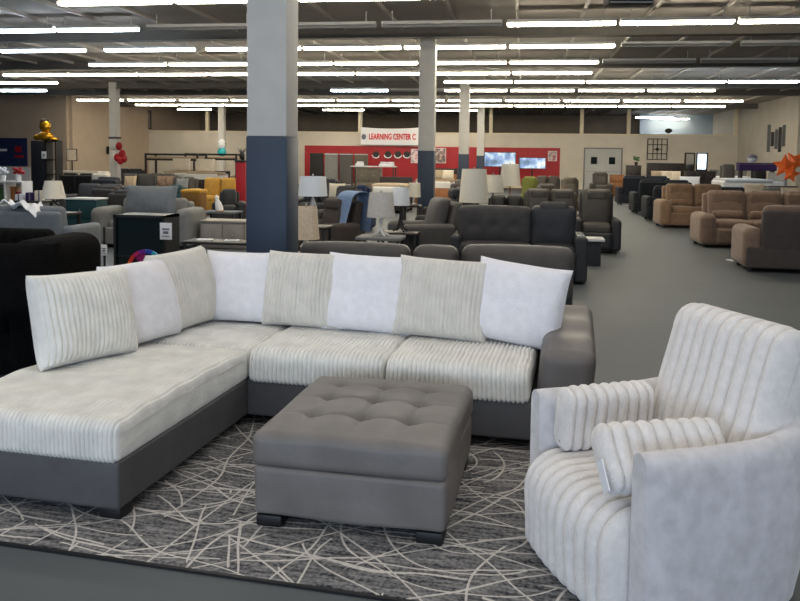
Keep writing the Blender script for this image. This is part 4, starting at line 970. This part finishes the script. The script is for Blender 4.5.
# bedroom set at the back right
bxc = at(664, 40, 175)
bed('dark wooden bed with high headboard below the wall grid', bxc+.15, 39.5, 1.75, 2.0, M_wood_d, M_navy, hb=zat(664, 163, 40.5), z=.62)
for i, p_ in enumerate((658, 668, 678)):
    pil(['beige pillow at the left of the dark bed', 'white pillow in the middle of the dark bed', 'white pillow at the right of the dark bed'][i], at(p_, 39, 175), 39.6-.1, .72, .48, .5, [M_beige, M_cream, M_cream][i], 0, 15)
cabinet('dark nightstand with plant left of the dark bed', at(635, 41, 172), 41.6, .72, .45, zat(638, 165.5, 41), M_wood_d, nd=2, nc=1)
t = thing('potted_plant', 'small leafy plant in dark pot on the nightstand', 'plant', (at(638, 41, 160), 41.6, zat(638, 165.5, 41)))
part('pot', lathe([(.001, 0), (.07, 0), (.09, .18), (.08, .18), (.06, .02)], 12), M_wood_d, t)
part('foliage', [ell((.1*math.cos(k*2.4), .08*math.sin(k*2.4), .27+.04*(k % 5)), (.075, .03, .05), 7, 4) for k in range(14)], M_green, t)
dxc = at(700, 38, 172)
cabinet('dark dresser carrying a twin mirror right of the dark bed', dxc, 38, 1.3, .5, zat(695, 171, 38), M_wood_d, nd=3, nc=3)
t = thing('mirror', 'dark framed twin arched mirror on the dresser', 'mirror', (at(696, 38, 162), 38.05, zat(695, 171, 38)))
M_mir = mat('mirror_silver', (225, 228, 230), .08, 5, .01, 0, metal=1)
for k, s in enumerate((-1, 1)):
    fr = part('frame', rot(cbox((0, 0, .42), (.5, .05, .84), .012), 'Z', s*-.22), M_wood_d, t, (s*.27, 0, 0)); part('glass', rot(box((0, -.03, .43), (.36, .008, .70)), 'Z', s*-.22), M_mir, fr)
bed('low bed end with folded white quilt before the dresser', at(690, 33, 180), 33.2, 1.3, 1.5, M_wood_d, M_navy, hb=.9, z=.55)
pil('large white pillow standing at the foot of the low bed', at(690, 32.9, 178), 32.9, .64, .82, .44, M_card, 0, 10, .2)
# wall grid
x0, x1 = at(647.5, YB-.05, 150), at(667, YB-.05, 150); z0, z1 = zat(657, 159.5, YB), zat(657, 139, YB); gw, gh = x1-x0, z1-z0
t = thing('wall_grid', 'square black metal grid decoration on the cream wall above the bed', 'wall decoration', ((x0+x1)/2, YB-.06, (z0+z1)/2))
bars = [(-.5, -.5, .5, -.5), (-.5, .5, .5, .5), (-.5, -.5, -.5, .5), (.5, -.5, .5, .5), (-.5, .22, .5, .22), (-.5, -.22, .5, -.22), (-.22, -.5, -.22, .5), (.22, -.5, .22, .5), (-.22, 0, .22, 0), (0, -.22, 0, .22), (0, .22, 0, .5), (0, -.5, 0, -.22)]
for xa, za, xb, zb in bars: part('bar', bx(min(xa, xb)*gw-.022, max(xa, xb)*gw+.022, -.02, .02, min(za, zb)*gh-.022, max(za, zb)*gh+.022), M_wood_d, t, smooth=False)
part('medallion', rot(cyl(.09, -.02, .03, seg=12), 'X', math.pi/2), M_black, t)
t = thing('security_camera', 'small dark security camera on the back wall ledge', 'camera', (at(669, YB, 130), YB+.1, 3.16))
part('housing', ell((0, 0, .2), (.2, .14, .14), 12, 7), M_black, t); part('mount', cyl(.05, 0, .12), M_white, t)
# right wall beds etc
bed('bed with silver grey quilt along the right wall', at(748, 30, 180), 30.2, 1.9, 2.1, M_ltgrey, mat('silver_quilt', (188, 190, 194), .8, 8, .08, .2), R(-90), hb=1.3, z=1.0)
bed('bed with white quilt at the far right end of the back wall', at(733, 38, 175), 38.0, 1.6, 1.9, M_ltgrey, M_card, hb=1.3, z=.95)
t = thing('bench', 'purple draped bench against the right wall', 'bench', (at(757, 33.5, 168), 33.6, 0))
zz = zat(755, 163, 33.5); part('cloth', rbox((0, 0, zz-.18), (1.42, .52, .26), .04, (4, 2, 2)), M_purple, t); part('bench_top', cbox((0, 0, zz-.02), (1.45, .55, .05), .01), M_purple, t)
for s in (-1, 1): part('leg', bx(s*.6-.04, s*.6+.04, -.2, .2, 0, zz-.3), M_wood_d, t)
t = thing('soft_toy', 'round white cushion ball on the purple bench', 'cushion', (at(753, 33.5, 158), 33.6, zz+.005))
part('ball', ell((0, 0, .17), (.2, .18, .17), 14, 9), M_card, t); part('cap', [lathe([(.2, .18), (.17, .27), (.08, .335), (.001, .35)], 14)], M_ink, t)
for i, p_ in enumerate((731, 763)):
    sofa(['dark grey dining chair left of the purple bench', 'dark dining chair right of the purple bench'][i], at(p_, 34.6, 170), 35.0, 0, .5, .5, [1.55, 1.5][i], 1, [M_grey, M_grey_dk][i], arms=(0, 0), seat_h=.6, name='dining_chair', cat='chair')
sofa('dark slate sofa in front of the silver quilt bed', at(748, 25.5, 190), 25.7, 0, 1.9, .9, .86, 2, M_slate)
pil('cream pillow on the sofa rear at right, left one', at(769, 24, 187), 25.35, .53, .62, .5, M_cream, 0, 12)
sofa('light grey sofa at the right edge under the orange balloons', at(790, 22, 190), 22.4, 0, 1.3, .9, .98, 2, M_ltgrey)
pil('cream pillow at the right edge of the light grey sofa', at(796, 21.8, 192), 22.15, .53, .5, .5, M_cream, 0, 12)
# wooden slice wall art on pilaster
t = thing('wall_art', 'grey bundle of upright planks hung on the right wall pilaster', 'wall decoration', (at(777, 35.6, 140), 35.72, 0))
for k in range(5):
    zz0 = zat(777, 152, 35.6)+.12*((k*2) % 3); zz1 = zat(777, 127, 35.6)-.1*((k*3) % 4)+.1
    part('slat', cbox((-.3+.15*k, 0, (zz0+zz1)/2), (.13, .05, zz1-zz0), .008), M_grey if k % 2 else M_ltgrey, t)
# orange star balloons
t = thing('foil_balloon', 'cluster of orange star foil balloons at the right edge', 'balloon', (at(785, 21, 162), 21, 0))
def star(c, r, th, a0=0):
    v = [(0, -th, 0), (0, th, 0)]
    for k in range(10):
        rr = r if k % 2 == 0 else r*.5; a = a0+math.pi*k/5; v.append((rr*math.cos(a), 0, rr*math.sin(a)))
    f = []
    for k in range(10): f += [[0, 2+k, 2+(k+1) % 10], [1, 2+(k+1) % 10, 2+k]]
    return np.array(v)+np.array(c), f
for c, r, a in (((.0, 0, 1.57), .31, .3), ((.24, .08, 1.68), .29, .9), ((.12, -.1, 1.38), .23, .1)): part('star', star(c, r, .09, a), M_orange, t)
part('string', tube([(0, 0, .05), (0, 0, 1.3)], .006), M_metal, t); part('weight', cyl(.07, 0, .05), M_orange, t)
table('dark display table beneath the orange balloons', at(783, 23.6, 182), 23.75, .8, .4, 1.0, M_wood_d, M_black)
